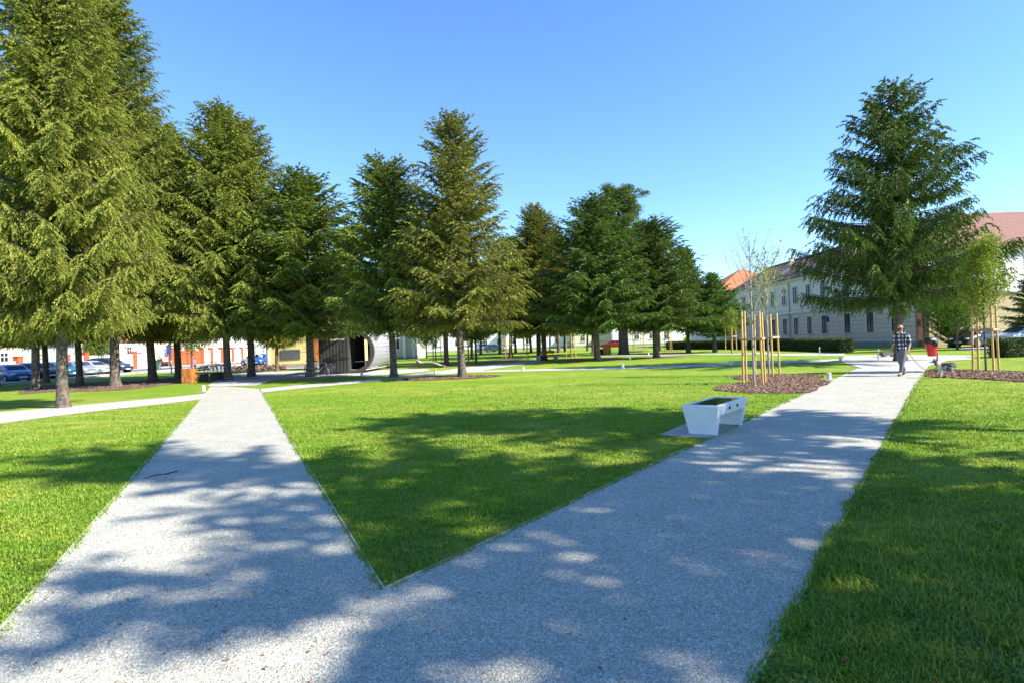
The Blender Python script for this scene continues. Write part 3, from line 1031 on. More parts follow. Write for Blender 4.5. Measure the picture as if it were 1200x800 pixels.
def pine(seed):
    """tall pine with heavy uneven clumps of needles at the ends of long limbs"""
    rng = np.random.default_rng(seed)
    H, R = 17.5, 4.6
    wb = MB()
    wb.tube([(0, 0, -.05), (0, 0, .4), (.03, 0, 4), (.03, .02, 9), (0, 0, 14), (0, 0, 17)], [.62, .5, .42, .3, .16, .04], 12)
    V = []; tint = []
    for i in range(62):
        t = (i + rng.random()) / 62
        z = 4.0 + 12.8 * t
        L = R * (1 - t) ** .6 * rng.uniform(.65, 1.15) + .5
        az = i * 2.4 + rng.uniform(-.5, .5)
        d = np.array([math.cos(az), math.sin(az), 0])
        e = rng.uniform(.1, .55) + .4 * t
        pts = [np.array([0, 0, z]) + d * L * x + UP * L * (e * x * x) for x in (0, .35, .7, 1)]
        wb.tube(pts, [.09, .07, .045, .012], 5, cap=False)
        for j in range(11):
            f = rng.uniform(.3, 1.0)
            c = np.array([0, 0, z]) + d * L * f + UP * L * e * f * f + rng.normal(0, .28, 3) * np.array([1, 1, .5])
            tt = rng.random()
            m = 190
            q = nrm(rng.normal(size=(m, 3)) + UP * .5)
            rr = rng.uniform(.1, .62, (m, 1)) * rng.uniform(.7, 1.2)
            B = c + q * rr * np.array([1, 1, .55])
            dd = nrm(q + rng.normal(0, .5, (m, 3)) + UP * .3)
            p1 = nrm(np.cross(dd, rng.normal(size=(m, 3))))
            l = rng.uniform(.14, .26, (m, 1)); w_ = .028
            V.append(np.stack([B, B + dd * l * .5 - p1 * w_, B + dd * l, B + dd * l * .5 + p1 * w_], 1).reshape(-1, 3))
            tint += [min(1, max(0, tt * .7 + .3 * rng.random()))] * (m * 4)
    V = np.concatenate(V)
    crown = np_mesh('crown', V, np.arange(len(V) // 4)[:, None] * 4 + np.array([0, 1, 2, 3]), M['needle'], {'tint': np.array(tint)})
    tmp = wb.build('trunk', M['bark'], smooth=True); trunk = tmp.data; bpy.data.objects.remove(tmp)
    return crown, trunk, None


PROTO['pine'] = dict(H=17.5, R=4.6, h0=4, p=pine(5))
tree('pine_tree', 'pine', G(731, 415), 17.6, 4.9, .5, 'tall dark pine with uneven clumped top rising behind the spruces', 'pine', None, (.42, .62, .62))

PROTO['thuja'] = dict(H=8, R=2.0, h0=.3, p=spruce(23, 8, 2.0, .3, dens=26, hang=-.1, a_low=.5, a_top=1.2, b_low=.2, twig_l=.15, twig_w=.03, sec=9, tw=12, irr=.12, trunk_r=.16, pw=.5))
tree('thuja_tree', 'thuja', G(1114, 407), 7.2, 1.9, .5, 'dark columnar thuja reaching the ground before the tan wall', 'thuja', None, (.5, .75, .65))
tree('spruce_tree', 'far', G(1224, 407), 5.4, 1.9, 1.5, 'low dark spruce before the tan wall at the right picture edge', col=BG)
PROTO['green'] = dict(H=7.5, R=2.6, h0=1.6, p=broadleaf(31, 7.5, 2.6, 1.6, .12, 15000, .085, limbs=26, up=.6))
tree('broadleaf_tree', 'green', G(1122, 410), 6.0, 1.7, .4, 'sunlit light green tree behind the staked leafy sapling', 'tree', None, (.65, .95, .6))
PROTO['round'] = dict(H=5, R=2.0, h0=1.5, p=broadleaf(32, 5, 2.0, 1.5, .1, 9000, .09, limbs=20, up=.55))
for px, py, H, R, lab in [(558, 424, 5.2, 2.0, 'small bright green round tree behind the middle spruce'),
                          (225, 431, 6, 2.6, 'round light green tree before the red fence of the far street'),
                          (112, 435.5, 5, 2.2, 'round green tree over the silver car, before the white houses'),
                          (141, 433, 4.5, 1.8, 'small green tree touching the red-roofed white house'),
                          (500, 420, 4.6, 1.6, 'small light green tree behind the wave lounger')]:
    tree('broadleaf_tree', 'round', G(px, py), H, R, px, lab, 'tree', 'small broadleaf trees', (1, 1.1, .8))

# ------------------------------------------------------------------ saplings and their post frames
PROTO['bare'] = dict(H=6, R=1.1, h0=2.3, p=broadleaf(41, 6, 1.0, 2.2, .045, 420, .035, limbs=20, up=1.9, bark='bark_pale', spread=.06))
PROTO['thin'] = dict(H=5.4, R=1.1, h0=2.2, p=broadleaf(42, 5.4, 1.05, 2.2, .042, 1500, .04, limbs=18, up=1.5, bark='bark_pale', spread=.1))
PROTO['leafy'] = dict(H=6, R=1.3, h0=2.0, p=broadleaf(43, 6, 1.25, 1.9, .05, 9500, .055, limbs=24, up=1.1, bark='bark', spread=.17))
PROTO['small'] = dict(H=4.5, R=.9, h0=1.9, p=broadleaf(44, 4.5, .9, 1.9, .04, 1700, .06, limbs=14, up=1.0, bark='bark', spread=.16))


def frame(loc, rz, label, posts=3, h=2.45, r=.035, spread=.5, bar=1.45, group='post frames around young trees'):
    root = empty('sapling_support', (loc[0], loc[1], 0), rz, label, 'tree frame', group)
    pp = []
    for k in range(posts):
        a = 2 * PI * k / posts + (PI / 4 if posts == 4 else 0)
        pp.append((spread * math.cos(a), spread * math.sin(a)))
    for k, (x, y) in enumerate(pp):
        b = MB()
        b.tube([(x * 1.05, y * 1.05, -.1), (x, y, h * .5), (x * .96, y * .96, h - .02 - .03 * k), (x * .96, y * .96, h - .03 * k)], [r, r, r * .97, r * .8], 10)
        b.build('post', M['stake'], root, smooth=True)
    for k in range(posts):
        a = Vector((*pp[k], bar)); c = Vector((*pp[(k + 1) % posts], bar))
        d = c - a
        b = MB()
        nrm_ = Vector((d.y, -d.x, 0)).normalized() * (r + .012)
        if nrm_.dot((a + c) / 2) < 0: nrm_ = -nrm_
        m = (a + c) / 2 + nrm_
        b.rbox((m.x, m.y, bar + .012 * k), (d.length + .12, .022, .075), .004, math.atan2(d.y, d.x))
        b.build('crossbar', M['batten'], root)
    return root


SAPS = [
    # px, py, height, R, kind, rz, posts, tree label, frame label
    (884, 449, 4.75, .85, 'bare', R_(59), 4, 'bare thin sapling with grey twigs in the nearer post frame on the mulch', 'nearer tall yellow post frame on the mulch bed beside the right path'),
    (901.5, 439.5, 4.6, 1.0, 'thin', R_(20), 3, 'thin sapling with a few yellowish leaves in the frame behind the bare one', 'second yellow post frame just behind the bare sapling on the same mulch'),
    (1155.5, 434.5, 4.6, .82, 'leafy', R_(36), 4, 'leafy yellow-green sapling held by four posts right of the red bin', 'four-post frame round the leafy sapling in the right mulch bed'),
    (857.5, 414.5, 3.6, .8, 'small', .3, 3, 'small sapling in the far frame before the long hedge', 'far three-post frame before the dark long hedge, left of the tall frames'),
    (742, 410, 3.8, .9, 'small', .9, 3, 'sapling in a far frame right of the thick pine trunk', 'far post frame next right of the thick pine trunk'),
    (754.5, 410, 3.8, .9, 'small', .2, 3, 'sapling in a far frame left of the dark grey-green spruce', 'far post frame next left of the dark grey-green spruce trunk'),
    (784, 410.5, 3.9, .9, 'small', .6, 3, 'sapling in a far frame between the dark grey-green and blue-green spruces', 'far post frame between the grey-green spruce and the blue-green spire'),
    (511, 424.5, 4.2, 1.1, 'small', .1, 3, 'yellow-green sapling in a frame behind the wave lounger', 'pale post frame behind the wave lounger'),
    (549, 424.5, 4.2, .9, 'small', .7, 3, 'sapling in a frame close right of the pale middle trunk', 'post frame seen close right of the pale middle trunk'),
    (593.5, 420, 4.8, 1.0, 'small', .4, 3, 'sapling in a frame amid the far thin trunks, over orange mulch', 'post frame over orange mulch amid the far thin trunks'),
    (669.5, 419.3, 4.6, 1.0, 'small', .5, 3, 'sapling in a frame between the far orange bench and the broad bluish spruce', 'post frame between the far orange bench and the broad bluish spruce'),
]
for px, py, H, R, kind, rz, posts, l1, l2 in SAPS:
    g = G(px, py)
    tree('young_tree', kind, g, H, R, rz + 1, l1, 'sapling', 'young staked trees', (1.4, 1.3, .8))
    frame(g, rz, l2, posts, h=2.42 if py > 430 else 2.3, spread=.5 if posts == 3 else .4)
# the single sapling on one thin post
g = G(619, 421.5)
tree('young_tree', 'small', g, 4.0, .8, 2, 'small sapling beside one thin pale post near the brownish pair', 'sapling', 'young staked trees', (1.1, 1.1, .8))
b = MB(); b.tube([(0, 0, -.1), (0, 0, 1.9), (0, 0, 1.95)], [.035, .035, .025], 8)
o = b.build('tree_stake', M['stake'], smooth=True, loc=(g[0] - .12, g[1] - .05, 0))
tag(o, 'single thin pale post beside a small sapling near the brownish spruce pair', 'post')
# ------------------------------------------------------------------ buildings
def window(parent, M4, w, h, surround=True, rows=2, frame_mat='trim', sill=True):
    """window > surround, pane, sill in the local frame M4 (x along the wall, y out of it, z up; origin at the middle)"""
    def put(b, name, mat, par):
        b.v = [tuple(M4 @ Vector(p)) for p in b.v]
        return b.build(name, mat, par)
    b = MB()
    t = .06
    for x in (-w / 2 + t / 2, w / 2 - t / 2, 0):
        b.box((x, .02, 0), (t, .06, h))
    for i in range(rows + 1):
        z = -h / 2 + t / 2 + (h - t) * i / rows if i != 1 or rows != 2 else h * .17
        b.box((0, .021, z), (w - .002, .056, t))
    wn = put(b, 'window', M[frame_mat] if frame_mat != 'dark' else M['dark_panel'], parent)
    b = MB(); b.box((0, .008, 0), (w - .02, .02, h - .02)); put(b, 'pane', M['pane'], wn)
    if surround:
        b = MB(); s = .15
        b.box((-w / 2 - s / 2, .035, 0), (s, .07, h + .1)); b.box((w / 2 + s / 2, .035, 0), (s, .07, h + .1))
        b.box((0, .045, h / 2 + s / 2 + .05), (w + 2 * s + .1, .09, s))
        put(b, 'surround', M['trim'], wn)
    if sill:
        b = MB(); b.box((0, .07, -h / 2 - .05), (w + .34, .14, .08)); put(b, 'sill', M['trim'], wn)
    return wn


def frame4(o, ux):
    """matrix with x axis UX (horizontal), y axis the outward normal, z up"""
    ux = Vector((ux[0], ux[1], 0)).normalized()
    ny = Vector((ux.y, -ux.x, 0))
    return Matrix(((ux.x, ny.x, 0, o[0]), (ux.y, ny.y, 0, o[1]), (ux.z, 0, 1, o[2]), (0, 0, 0, 1)))


def slab(b, p0, p1, p2, p3, t=.18):
    """roof slope as a slab below the quad"""
    n = (Vector(p1) - Vector(p0)).cross(Vector(p3) - Vector(p0)).normalized()
    if n.z < 0: n = -n
    q = [Vector(p) for p in (p0, p1, p2, p3)]
    l = [p - n * t for p in q]
    b.add(q + l, [(0, 1, 2, 3), (7, 6, 5, 4), (0, 4, 5, 1), (1, 5, 6, 2), (2, 6, 7, 3), (3, 7, 4, 0)])


# ---- long two-storey building along the right side, facade on x = 33.8
FX = 33.8
def long_building():
    root = empty('long_building', (FX, 48.6, 0), 0, 'long pale two-storey building with brown tiled roof and rows of dark windows', 'building')
    L = 39.4
    dp = 13
    b = MB(); b.box((dp / 2, L / 2, 2.2), (dp, L, 3.4)); b.build('ground_floor_wall', M['rustic'], root)
    b = MB(); b.box((dp / 2, L / 2, 5.98), (dp, L, 4.14)); b.build('upper_wall', M['plain_wall'], root)
    b = MB(); b.box((dp / 2, L / 2, .25), (dp + .16, L + .16, .5)); b.build('plinth', M['plinth'], root)
    b = MB(); b.box((-.06, L / 2, 3.9), (.2, L + .1, .22)); b.box((-.03, L / 2, 4.3), (.12, L + .08, .1)); b.build('string_course', M['trim'], root)
    b = MB(); b.box((-.16, L / 2, 8.0), (.44, L + .5, .24)); b.box((-.08, L / 2, 7.78), (.26, L + .3, .2)); b.build('cornice', M['trim'], root)
    b = MB()
    e, rz, hx = 8.14, 11.7, dp / 2
    slab(b, (-.5, 2.6, e), (-.5, L + .05, e), (hx, L + 3, rz), (hx, 4.3, rz))
    slab(b, (dp + .5, 2.6, e), (dp + .5, L + .05, e), (hx, L + 3, rz), (hx, 4.3, rz))
    rf = b.build('roof', M['roof_brown'], root)
    b = MB(); b.tube([(hx, 4.3, rz + .03), (hx, L + 3, rz + .03)], .13, 8); b.build('ridge', M['roof_brown'], rf)
    sl = math.atan2(rz - e, hx + .5)
    def onroof(x, y, up=0):
        return (x - up * math.sin(sl), y, e + (x + .5) * math.tan(sl) + up * math.cos(sl))
    RM = Matrix.Rotation(-sl, 3, 'Y')
    for y, x in ((6.5, 2.2), (10.2, 2.2), (14.2, 2.2), (22.5, 2.2), (27, 2.2)):
        b = MB(); b.box(onroof(x, y, .05), (1.5, .95, .12), M=RM); s = b.build('skylight', M['zinc'], rf)
        b = MB(); b.box(onroof(x, y, .1), (1.28, .74, .04), M=RM); b.build('skylight_pane', M['glass_dark'], s)
    for y in (16.0, 31.0):
        b = MB(); c = onroof(4.9, y); b.rbox((c[0], c[1], c[2] + .2), (.5, .6, 1.3), .02); b.rbox((c[0], c[1], c[2] + .9), (.62, .72, .1), .02); b.build('chimney', M['cream_wall'], rf)
    b = MB()
    b.box(onroof(.5, L / 2 + 2, .1), (.05, L - 5, .12), M=RM)
    b.build('snow_guards', M['zinc'], rf)
    y = .1; k = 0
    ys = [2.4, 6.0, 9.7, 14.0, 17.1, 20.2, 23.0]
    while ys[-1] < L - 4: ys.append(ys[-1] + 3.1)
    for yy in ys:
        window(root, frame4((-.0, yy, 2.32), (0, -1)), 1.05, 1.9, rows=2, frame_mat='dark')
        window(root, frame4((-.0, yy, 5.95), (0, -1)), 1.05, 1.85, rows=2, frame_mat='dark')
    for yy in (21.6, 38.6):
        b = MB(); b.tube([(-.12, yy, .1), (-.12, yy, 7.6), (-.35, yy, 7.95)], .055, 8); b.build('downpipe', M['zinc'], root)
    b = MB(); b.tube([(-.6, -.4, 8.1), (-.6, L + .4, 8.1)], .09, 8); b.build('gutter', M['zinc'], root)
    # dark red door post board by the corner
    return root


long_building()

# mast with dishes on that roof
p = ATY(913, 307, 78)
b = MB()
b.tube([(0, 0, -.6), (0, 0, 3.6)], [.05, .03], 6)
for z in (1.2, 2.2, 3.0): b.box((0, 0, z), (.5, .03, .03))
b.tube([(0, 0, 3.4), (.18, -.1, 3.45), (.2, -.12, 3.75)], .02, 5)
mast = b.build('antenna_mast', M['steel'], loc=(40.3, 86.5, 11.9))
tag(mast, 'tall thin grey antenna mast on the ridge of the long building', 'antenna')
b = MB(); b.lathe([(.02, -.06), (.2, -.02), (.28, .05), (.27, .05), (.18, -.01), (.02, -.04)], 16)
d = b.build('dish', M['white'], mast, smooth=True, loc=(.02, -.25, 3.2)); d.rotation_euler = (R_(70), 0, R_(-20))

# orange-roofed wing beyond its far end
def hip_house(name, loc, rz, W, D, He, Hr, wall, roof, label, cat='house', wins=(), hip=True, wmat='trim', group=None, base=True, roofover=.35, chim=None, door=None, ww=1.0, wh=1.4):
    """W along local x, D along local y; front faces -y. wins: (x, z) on the front; hip or gabled along x"""
    root = empty(name, (loc[0], loc[1], 0), rz, label, cat, group)
    b = MB(); b.box((0, D / 2, He / 2), (W, D, He)); b.build('wall', M[wall], root)
    if base:
        b = MB(); b.box((0, D / 2, .2), (W + .1, D + .1, .4)); b.build('plinth', M['plinth'], root)
    o = roofover
    b = MB()
    x0, x1, y0, y1 = -W / 2 - o, W / 2 + o, -o, D + o
    z0 = He + .02
    ym = D / 2
    i = min(D / 2, W / 2 - .3) if hip else 0
    a, c = (x0 + i + (o if hip else 0), ym, Hr), (x1 - i - (o if hip else 0), ym, Hr)
    slab(b, (x0, y0, z0), (x1, y0, z0), c, a, .14)
    slab(b, (x0, y1, z0), (x1, y1, z0), c, a, .14)
    if hip:
        slab(b, (x0, y0, z0), (x0, y1, z0), a, a, .14)
        slab(b, (x1, y0, z0), (x1, y1, z0), c, c, .14)
    rf = b.build('roof', M[roof], root)
    if not hip:
        b = MB()
        for x in (-W / 2 + .003, W / 2 - .003):
            b.add([(x - .1, 0, He - .003), (x - .1, D, He - .003), (x - .1, ym, Hr - .2), (x + .1, 0, He - .003), (x + .1, D, He - .003), (x + .1, ym, Hr - .2)], [(0, 1, 2), (5, 4, 3), (0, 3, 4, 1), (1, 4, 5, 2), (2, 5, 3, 0)])
        b.build('gable', M[wall], root)
    if chim is not None:
        b = MB(); b.rbox((chim, ym + .6, Hr), (.6, .6, 1.6), .02); b.rbox((chim, ym + .6, Hr + .85), (.72, .72, .12), .02); b.build('chimney', M['brick_red'], rf)
    for x, z in wins:
        window(root, frame4((x, 0, z), (1, 0)), ww, wh, surround=False, frame_mat=wmat)
    if door is not None:
        b = MB(); b.rbox((door, -.03, 1.1), (1.1, .1, 2.2), .01); dd = b.build('door', M['brown_wood'], root)
        b = MB(); b.tube([(door + .4, -.09, 1.05), (door + .4, -.16, 1.05), (door + .28, -.16, 1.05)], .015, 6); b.build('handle', M['steel'], dd)
    return root


hip_house('orange_roof_building', (38.4, 88.45, 0), 0, 13.2, 15, 8.25, 12.3, 'plain_wall', 'roof_orange', 'building with bright orange hipped roof at the far end of the long building', 'building', [(x, z) for x in (-5.7,) for z in (2.3, 5.9)])

# wing across the right end, with dappled tan plaster
M['roof_faded'] = roof_mat('faded_red_tiles', (.26, .115, .08), (.2, .09, .065))


def tan_wing():
    root = empty('tan_building', (34.1, 47.4, 0), 0, 'tan plastered building with faded red roof behind the dark thuja and right car', 'building')
    L, D = 34, 10
    b = MB(); b.box((L / 2 + .2, D / 2 - 9.0 + 9.3, 2.2), (L, D, 4.4)); b.build('ground_floor_wall', M['tan_wall'], root)
    b = MB(); b.box((L / 2 + .2, D / 2 + .3, 6.2), (L, D, 3.6)); b.build('upper_wall', M['white_wall'], root)
    b = MB(); b.box((L / 2 + .2, .24, 4.4), (L + .1, .2, .25)); b.build('string_course', M['trim'], root)
    b = MB()
    slab(b, (-.8, -.1, 8.0), (L + .6, -.1, 8.0), (L + .6, D / 2 + .3, 11.8), (6, D / 2 + .3, 11.8))
    slab(b, (-.8, D + .7, 8.0), (L + .6, D + .7, 8.0), (L + .6, D / 2 + .3, 11.8), (6, D / 2 + .3, 11.8))
    slab(b, (-.8, -.1, 8.0), (-.8, D + .7, 8.0), (6, D / 2 + .3, 11.8), (6, D / 2 + .3, 11.8))
    b.build('roof', M['roof_faded'], root)
    for x in (13, 17, 21, 25, 29):
        window(root, frame4((x, .3, 2.3), (1, 0)), 1.05, 1.9, frame_mat='dark')
    for x in (9, 13, 17, 21, 25, 29):
        window(root, frame4((x, .3, 6.2), (1, 0)), 1.05, 1.7, frame_mat='dark')
    return root


tan_wing()
M['board_red'] = pmat('dark_red_board', (.1, .025, .025), .7)
# the dark red board on a post before it
b = MB(); b.tube([(0, 0, 0), (0, 0, 3.6)], .05, 8); o = b.build('notice_post', M['black'], loc=(*G(1079, 407), 0))
b = MB(); b.rbox((0, -.06, 1.7), (.5, .05, 2.2), .01); b.build('board', M['board_red'], o)
tag(o, 'dark red upright board on a thin post before the tan wall', 'notice board')
g = G(974, 408)
b = MB(); b.tube([(0, 0, 0), (0, 0, 3.2)], .035, 8); o = b.build('sign_post', M['steel'], loc=(30.5, 56, 0))
b = MB(); b.rbox((0, -.04, 2.75), (.34, .03, .5), .008); b.build('sign_panel', M['sign_blue'], o)
tag(o, 'small blue sign on a thin grey pole before the long building', 'sign')


# ---- left street: houses on the far side, their fronts on x = -50 turned to the park
def street_house(y0, y1, depth, He, Hr, wall, roof, label, hip=True, wins=(), x=-50.5, **kw):
    return hip_house('street_house', (x, (y0 + y1) / 2, 0), PI / 2, y1 - y0, depth, He, Hr, wall, roof, label, wins=wins, hip=hip, group='houses along the far side of the street', **kw)


street_house(48, 63, 10, 3.4, 6.6, 'cream_wall', 'roof_red', 'low house with red roof behind the pale fence and the blue cars', wins=[(-5, 1.9), (-2, 1.9), (2, 1.9), (5, 1.9)], x=-53, chim=2)
street_house(67.5, 79.5, 9, 3.7, 6.8, 'white_wall', 'roof_red', 'low white house with bright red tiled roof behind the silver car', wins=[(-4, 1.9), (-1, 1.9), (3, 2.3)], door=4.9, chim=-2)
street_house(81, 88.5, 9, 3.9, 6.6, 'cream_wall', 'roof_pink', 'cream house with faded pinkish roof behind the round sign', wins=[(-2, 2), (1.5, 2)], x=-51.5)
street_house(90, 103, 9, 4.2, 7.6, 'white_wall', 'roof_red', 'white house with red roof behind the red fence', wins=[(-4, 2), (0, 2), (4, 2)], x=-54, chim=3)
street_house(104, 121, 10, 5.0, 8.5, 'white_wall', 'roof_pink', 'big white house with red upright shutters near the street bend', wins=[(-6, 2), (-2, 2), (2, 2), (6, 2)], x=-50.8)
hip_house('gabled_house', (-33.5, 96, 0), -.25, 8.5, 12, 3.6, 7.4, 'white_wall', 'roof_pink', 'white gabled house with brownish red roof behind the small blue car', 'house', [(-2.2, 1.9), (1.6, 1.9)], hip=True)
hip_house('street_end_house', (-42.5, 124, 0), 0, 15, 10, 5.2, 8.6, 'white_wall', 'roof_red', 'white house closing the end of the street between the trunks', 'house', [(-5, 2), (-1.5, 2), (2, 2), (5.5, 2)])

# fences
def fence(name, y0, y1, kind, label, x=-49.6, piers=(), h=1.7):
    root = empty(name, (x, y0, 0), 0, label, 'fence', 'street fences')
    L = y1 - y0
    if kind == 'pale':
        b = MB()
        b.box((0, L / 2, .25), (.2, L, .5)); b.build('base_wall', M['concrete'], root)
        b = MB()
        for z in (.75, h - .15): b.box((.02, L / 2, z), (.04, L, .06))
        for k in range(int(L / .14)): b.box((.055, .07 + k * .14, .55 + (h - .6) / 2), (.02, .09, h - .6))
        b.build('pickets', M['pale_picket'], root)
    elif kind == 'white':
        b = MB(); b.box((0, L / 2, h / 2), (.2, L, h)); b.box((0, L / 2, h + .04), (.3, L, .08)); b.build('panel', M['white_wall'], root)
    else:
        b = MB(); b.box((0, L / 2, h / 2), (.2, L, h)); b.build('panel', M['brick_red'], root)
    for y in piers:
        b = MB(); b.box((.03, y, (h + .35) / 2), (.55, .6, h + .35)); b.box((.03, y, h + .4), (.66, .7, .1)); b.build('pier', M['brick_red'], root)
    return root


M['pale_picket'] = pmat('pale_picket', (.55, .58, .5), .7)
fence('garden_fence', 46, 66.5, 'pale', 'pale greenish picket fence with brick piers behind the blue and black cars', piers=(.3, 6.3, 12.2, 18.4))
fence('white_fence', 66.8, 80.2, 'white', 'white wall with red brick piers behind the silver car and dark van', piers=(.5, 5.2, 9.2, 12.6), h=1.9)
fence('red_fence', 84, 93, 'red', 'solid red fence wall behind the child in blue', piers=(.3, 4.5, 8.6), h=2.3)
fence('white_fence', 93.4, 110, 'white', 'long white wall with slim red piers beyond the paved square', piers=(2.0, 5.4, 9.2, 12.8, 16), h=2.2)

# yellow building facing the park and pale house with pilasters behind the pavilion
def yellow():
    Y = 56.5
    x0 = ATY(313, 420, Y)[0]; x1 = ATY(374, 420, Y)[0] + 2.5
    W = x1 - x0
    root = hip_house('yellow_building', ((x0 + x1) / 2, Y, 0), .0, W, 9, 4.6, 7.6, 'yellow_wall', 'roof_red', 'yellow plastered building with small grey shuttered window behind the slim spruce', 'building', [])
    b = MB()
    b.box((-W / 2 + 2.3, -.03, 1.3), (1.9, .08, .95))
    for k in range(6): b.box((-W / 2 + 2.3, -.075, .92 + k * .15), (1.8, .03, .06))
    b.build('shutter', M['zinc'], root)
    for x in (1.25, 2.5):
        b = MB(); b.rbox((x, -.04, 1.9), (.75, .09, 2.6), .01); b.build('door', M['oak'], root)
    window(root, frame4((-W / 2 + 2.2, 0, 3.1), (1, 0)), .9, 1.0, surround=False)
    b = MB(); b.box((-W / 2 + .12, -.06, 2.3), (.34, .16, 4.55)); b.build('corner_pilaster', M['white_wall'], root)
    return root


yellow()


def pale_house():
    Y = 77
    x1 = ATY(487, 420, Y)[0]
    W = 12
    root = hip_house('pale_house', (x1 - W / 2, Y, 0), 0, W, 9, 5.2, 7.6, 'pale_green', 'roof_pink', 'pale greenish house with white pilasters right of the silver tube', 'house', [(3.5, 2.4), (1.2, 2.4), (-1.2, 2.4), (-3.5, 2.4)], ww=.9, wh=2.2)
    for x in (W / 2 - .2, W / 2 - 1.4, W / 2 - 2.4 - 1.3, W / 2 - 6):
        b = MB(); b.rbox((x, -.09, 2.7), (.36, .2, 5.0), .02); b.build('pilaster', M['white_wall'], root)
    return root


M['pale_green'] = pmat('pale_green_plaster', (.5, .52, .42), .85)
pale_house()

# far row behind the trees
for k, (x, Yy, W, He, Hr, wall, roof, lab) in enumerate([
    (-25, 128, 20, 6.0, 9.5, 'white_wall', 'roof_pink', 'far white building left of the pale middle trunk'),
    (-8, 132, 13, 5.0, 8.2, 'white_wall', 'roof_red', 'far white building right behind the pale middle trunk'),
    (6, 130, 15, 4.6, 7.6, 'white_wall', 'roof_pink', 'far white building behind the brownish spruce pair'),
    (17.5, 127, 8, 4.4, 7.4, 'cream_wall', 'roof_red', 'far cream building behind the parked red car'),
    (29, 124, 15, 4.6, 7.8, 'white_wall', 'roof_red', 'far white building behind the three far post frames'),
]):
    hip_house('far_building', (x, Yy, 0), 0, W, 9, He, Hr, wall, roof, lab, 'building', [(q, 2.0) for q in np.arange(-W / 2 + 2, W / 2 - 1, 3.2)], group='white buildings behind the trees')
# a closing belt of distant wood behind everything
rngd = np.random.default_rng(77)
for nm, xs, ys in (('distant_wood', (-170, 170), (165, 185)), ('distant_wood', (-110, -72), (20, 165)), ('distant_wood', (85, 120), (30, 165))):
    m = 26000
    c = np.stack([rngd.uniform(*xs, 260), rngd.uniform(*ys, 260), np.zeros(260)], 1)
    hh = rngd.uniform(5, 10.5, 260); ra = rngd.uniform(2.5, 5, 260)
    ii = rngd.integers(0, 260, m)
    q = nrm(rngd.normal(size=(m, 3))) * rngd.random((m, 1)) ** .35
    P = c[ii] + q * np.stack([ra[ii], ra[ii], hh[ii] * .5], 1) + np.stack([np.zeros(m), np.zeros(m), hh[ii] * .5], 1)
    d1 = nrm(rngd.normal(size=(m, 3))); d2 = nrm(np.cross(d1, rngd.normal(size=(m, 3)))); l = rngd.uniform(.3, .8, (m, 1))
    V = np.stack([P - d1 * l, P + d2 * l * .6, P + d1 * l, P - d2 * l * .6], 1).reshape(-1, 3)
    o = link(bpy.data.objects.new(nm, np_mesh(nm, V, np.arange(m)[:, None] * 4 + np.array([0, 1, 2, 3]), M['hedge'], {'tint': np.repeat(rngd.random(m), 4)})))
    o['kind'] = 'stuff'


# ------------------------------------------------------------------ hedges
def hedge(a, b, w, h, label, seed):
    a = Vector((*a, 0)); b = Vector((*b, 0)); d = b - a; L = d.length
    rng = np.random.default_rng(seed)
    A = 2 * (L * h + w * h) + L * w
    m = int(A * 420)
    f = rng.random(m)
    P = np.stack([rng.uniform(-L / 2, L / 2, m), rng.uniform(-w / 2, w / 2, m), rng.uniform(0.02, h, m)], 1)
    s = rng.random(m)
    top = s < L * w / A; fr = (s >= L * w / A) & (s < (L * w + 2 * L * h) / A); en = s >= (L * w + 2 * L * h) / A
    P[top, 2] = h + rng.normal(0, .035, top.sum())
    P[fr, 1] = np.where(rng.random(fr.sum()) < .5, -w / 2, w / 2) + rng.normal(0, .04, fr.sum())
    P[en, 0] = np.where(rng.random(en.sum()) < .5, -L / 2, L / 2) + rng.normal(0, .04, en.sum())
    d1 = nrm(rng.normal(size=(m, 3))); d2 = nrm(np.cross(d1, rng.normal(size=(m, 3)))); l = rng.uniform(.025, .06, (m, 1))
    V = np.stack([P - d1 * l, P + d2 * l * .6, P + d1 * l, P - d2 * l * .6], 1).reshape(-1, 3)
    me = np_mesh('hedge', V, np.arange(m)[:, None] * 4 + np.array([0, 1, 2, 3]), M['hedge'], {'tint': np.repeat(rng.random(m), 4)})
    o = link(bpy.data.objects.new('hedge', me))
    o.location = (a + b) / 2; o.rotation_euler = (0, 0, math.atan2(d.y, d.x))
    tag(o, label, 'hedge')
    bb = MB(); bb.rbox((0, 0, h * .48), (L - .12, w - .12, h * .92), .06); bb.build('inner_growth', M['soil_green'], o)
    return o


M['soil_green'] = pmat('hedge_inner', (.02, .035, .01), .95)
hedge(G(993, 412.6), (25.6, 62), 1.0, 1.0, 'long clipped dark hedge before the long building, its end beside the lamp post', 1)
hedge((25.0, 63.5), (20.5, 76), 1.0, 1.0, 'farther clipped hedge running on behind the far post frame', 2)
hedge(G(1169, 418.5), (40, 29.5), 1.2, .9, 'clipped hedge at the right picture edge in front of the silver car', 3)
# low plants in the bed by the square
rng = np.random.default_rng(5)
a = np.array(PLANTED); P = rng.uniform(a.min(0), a.max(0), (2600, 2)); P = P[in_poly(P, PLANTED)]
m = len(P); P = np.concatenate([P, rng.uniform(.02, .4, (m, 1))], 1)
d1 = nrm(rng.normal(size=(m, 3)) + UP); d2 = nrm(np.cross(d1, rng.normal(size=(m, 3)))); l = rng.uniform(.06, .14, (m, 1))
V = np.stack([P - d1 * l, P + d2 * l * .5, P + d1 * l, P - d2 * l * .5], 1).reshape(-1, 3)
o = link(bpy.data.objects.new('low_shrubbery', np_mesh('low_shrubbery', V, np.arange(m)[:, None] * 4 + np.array([0, 1, 2, 3]), M['chipleaf'], {'tint': np.repeat(rng.random(m), 4)})))
o['kind'] = 'stuff'


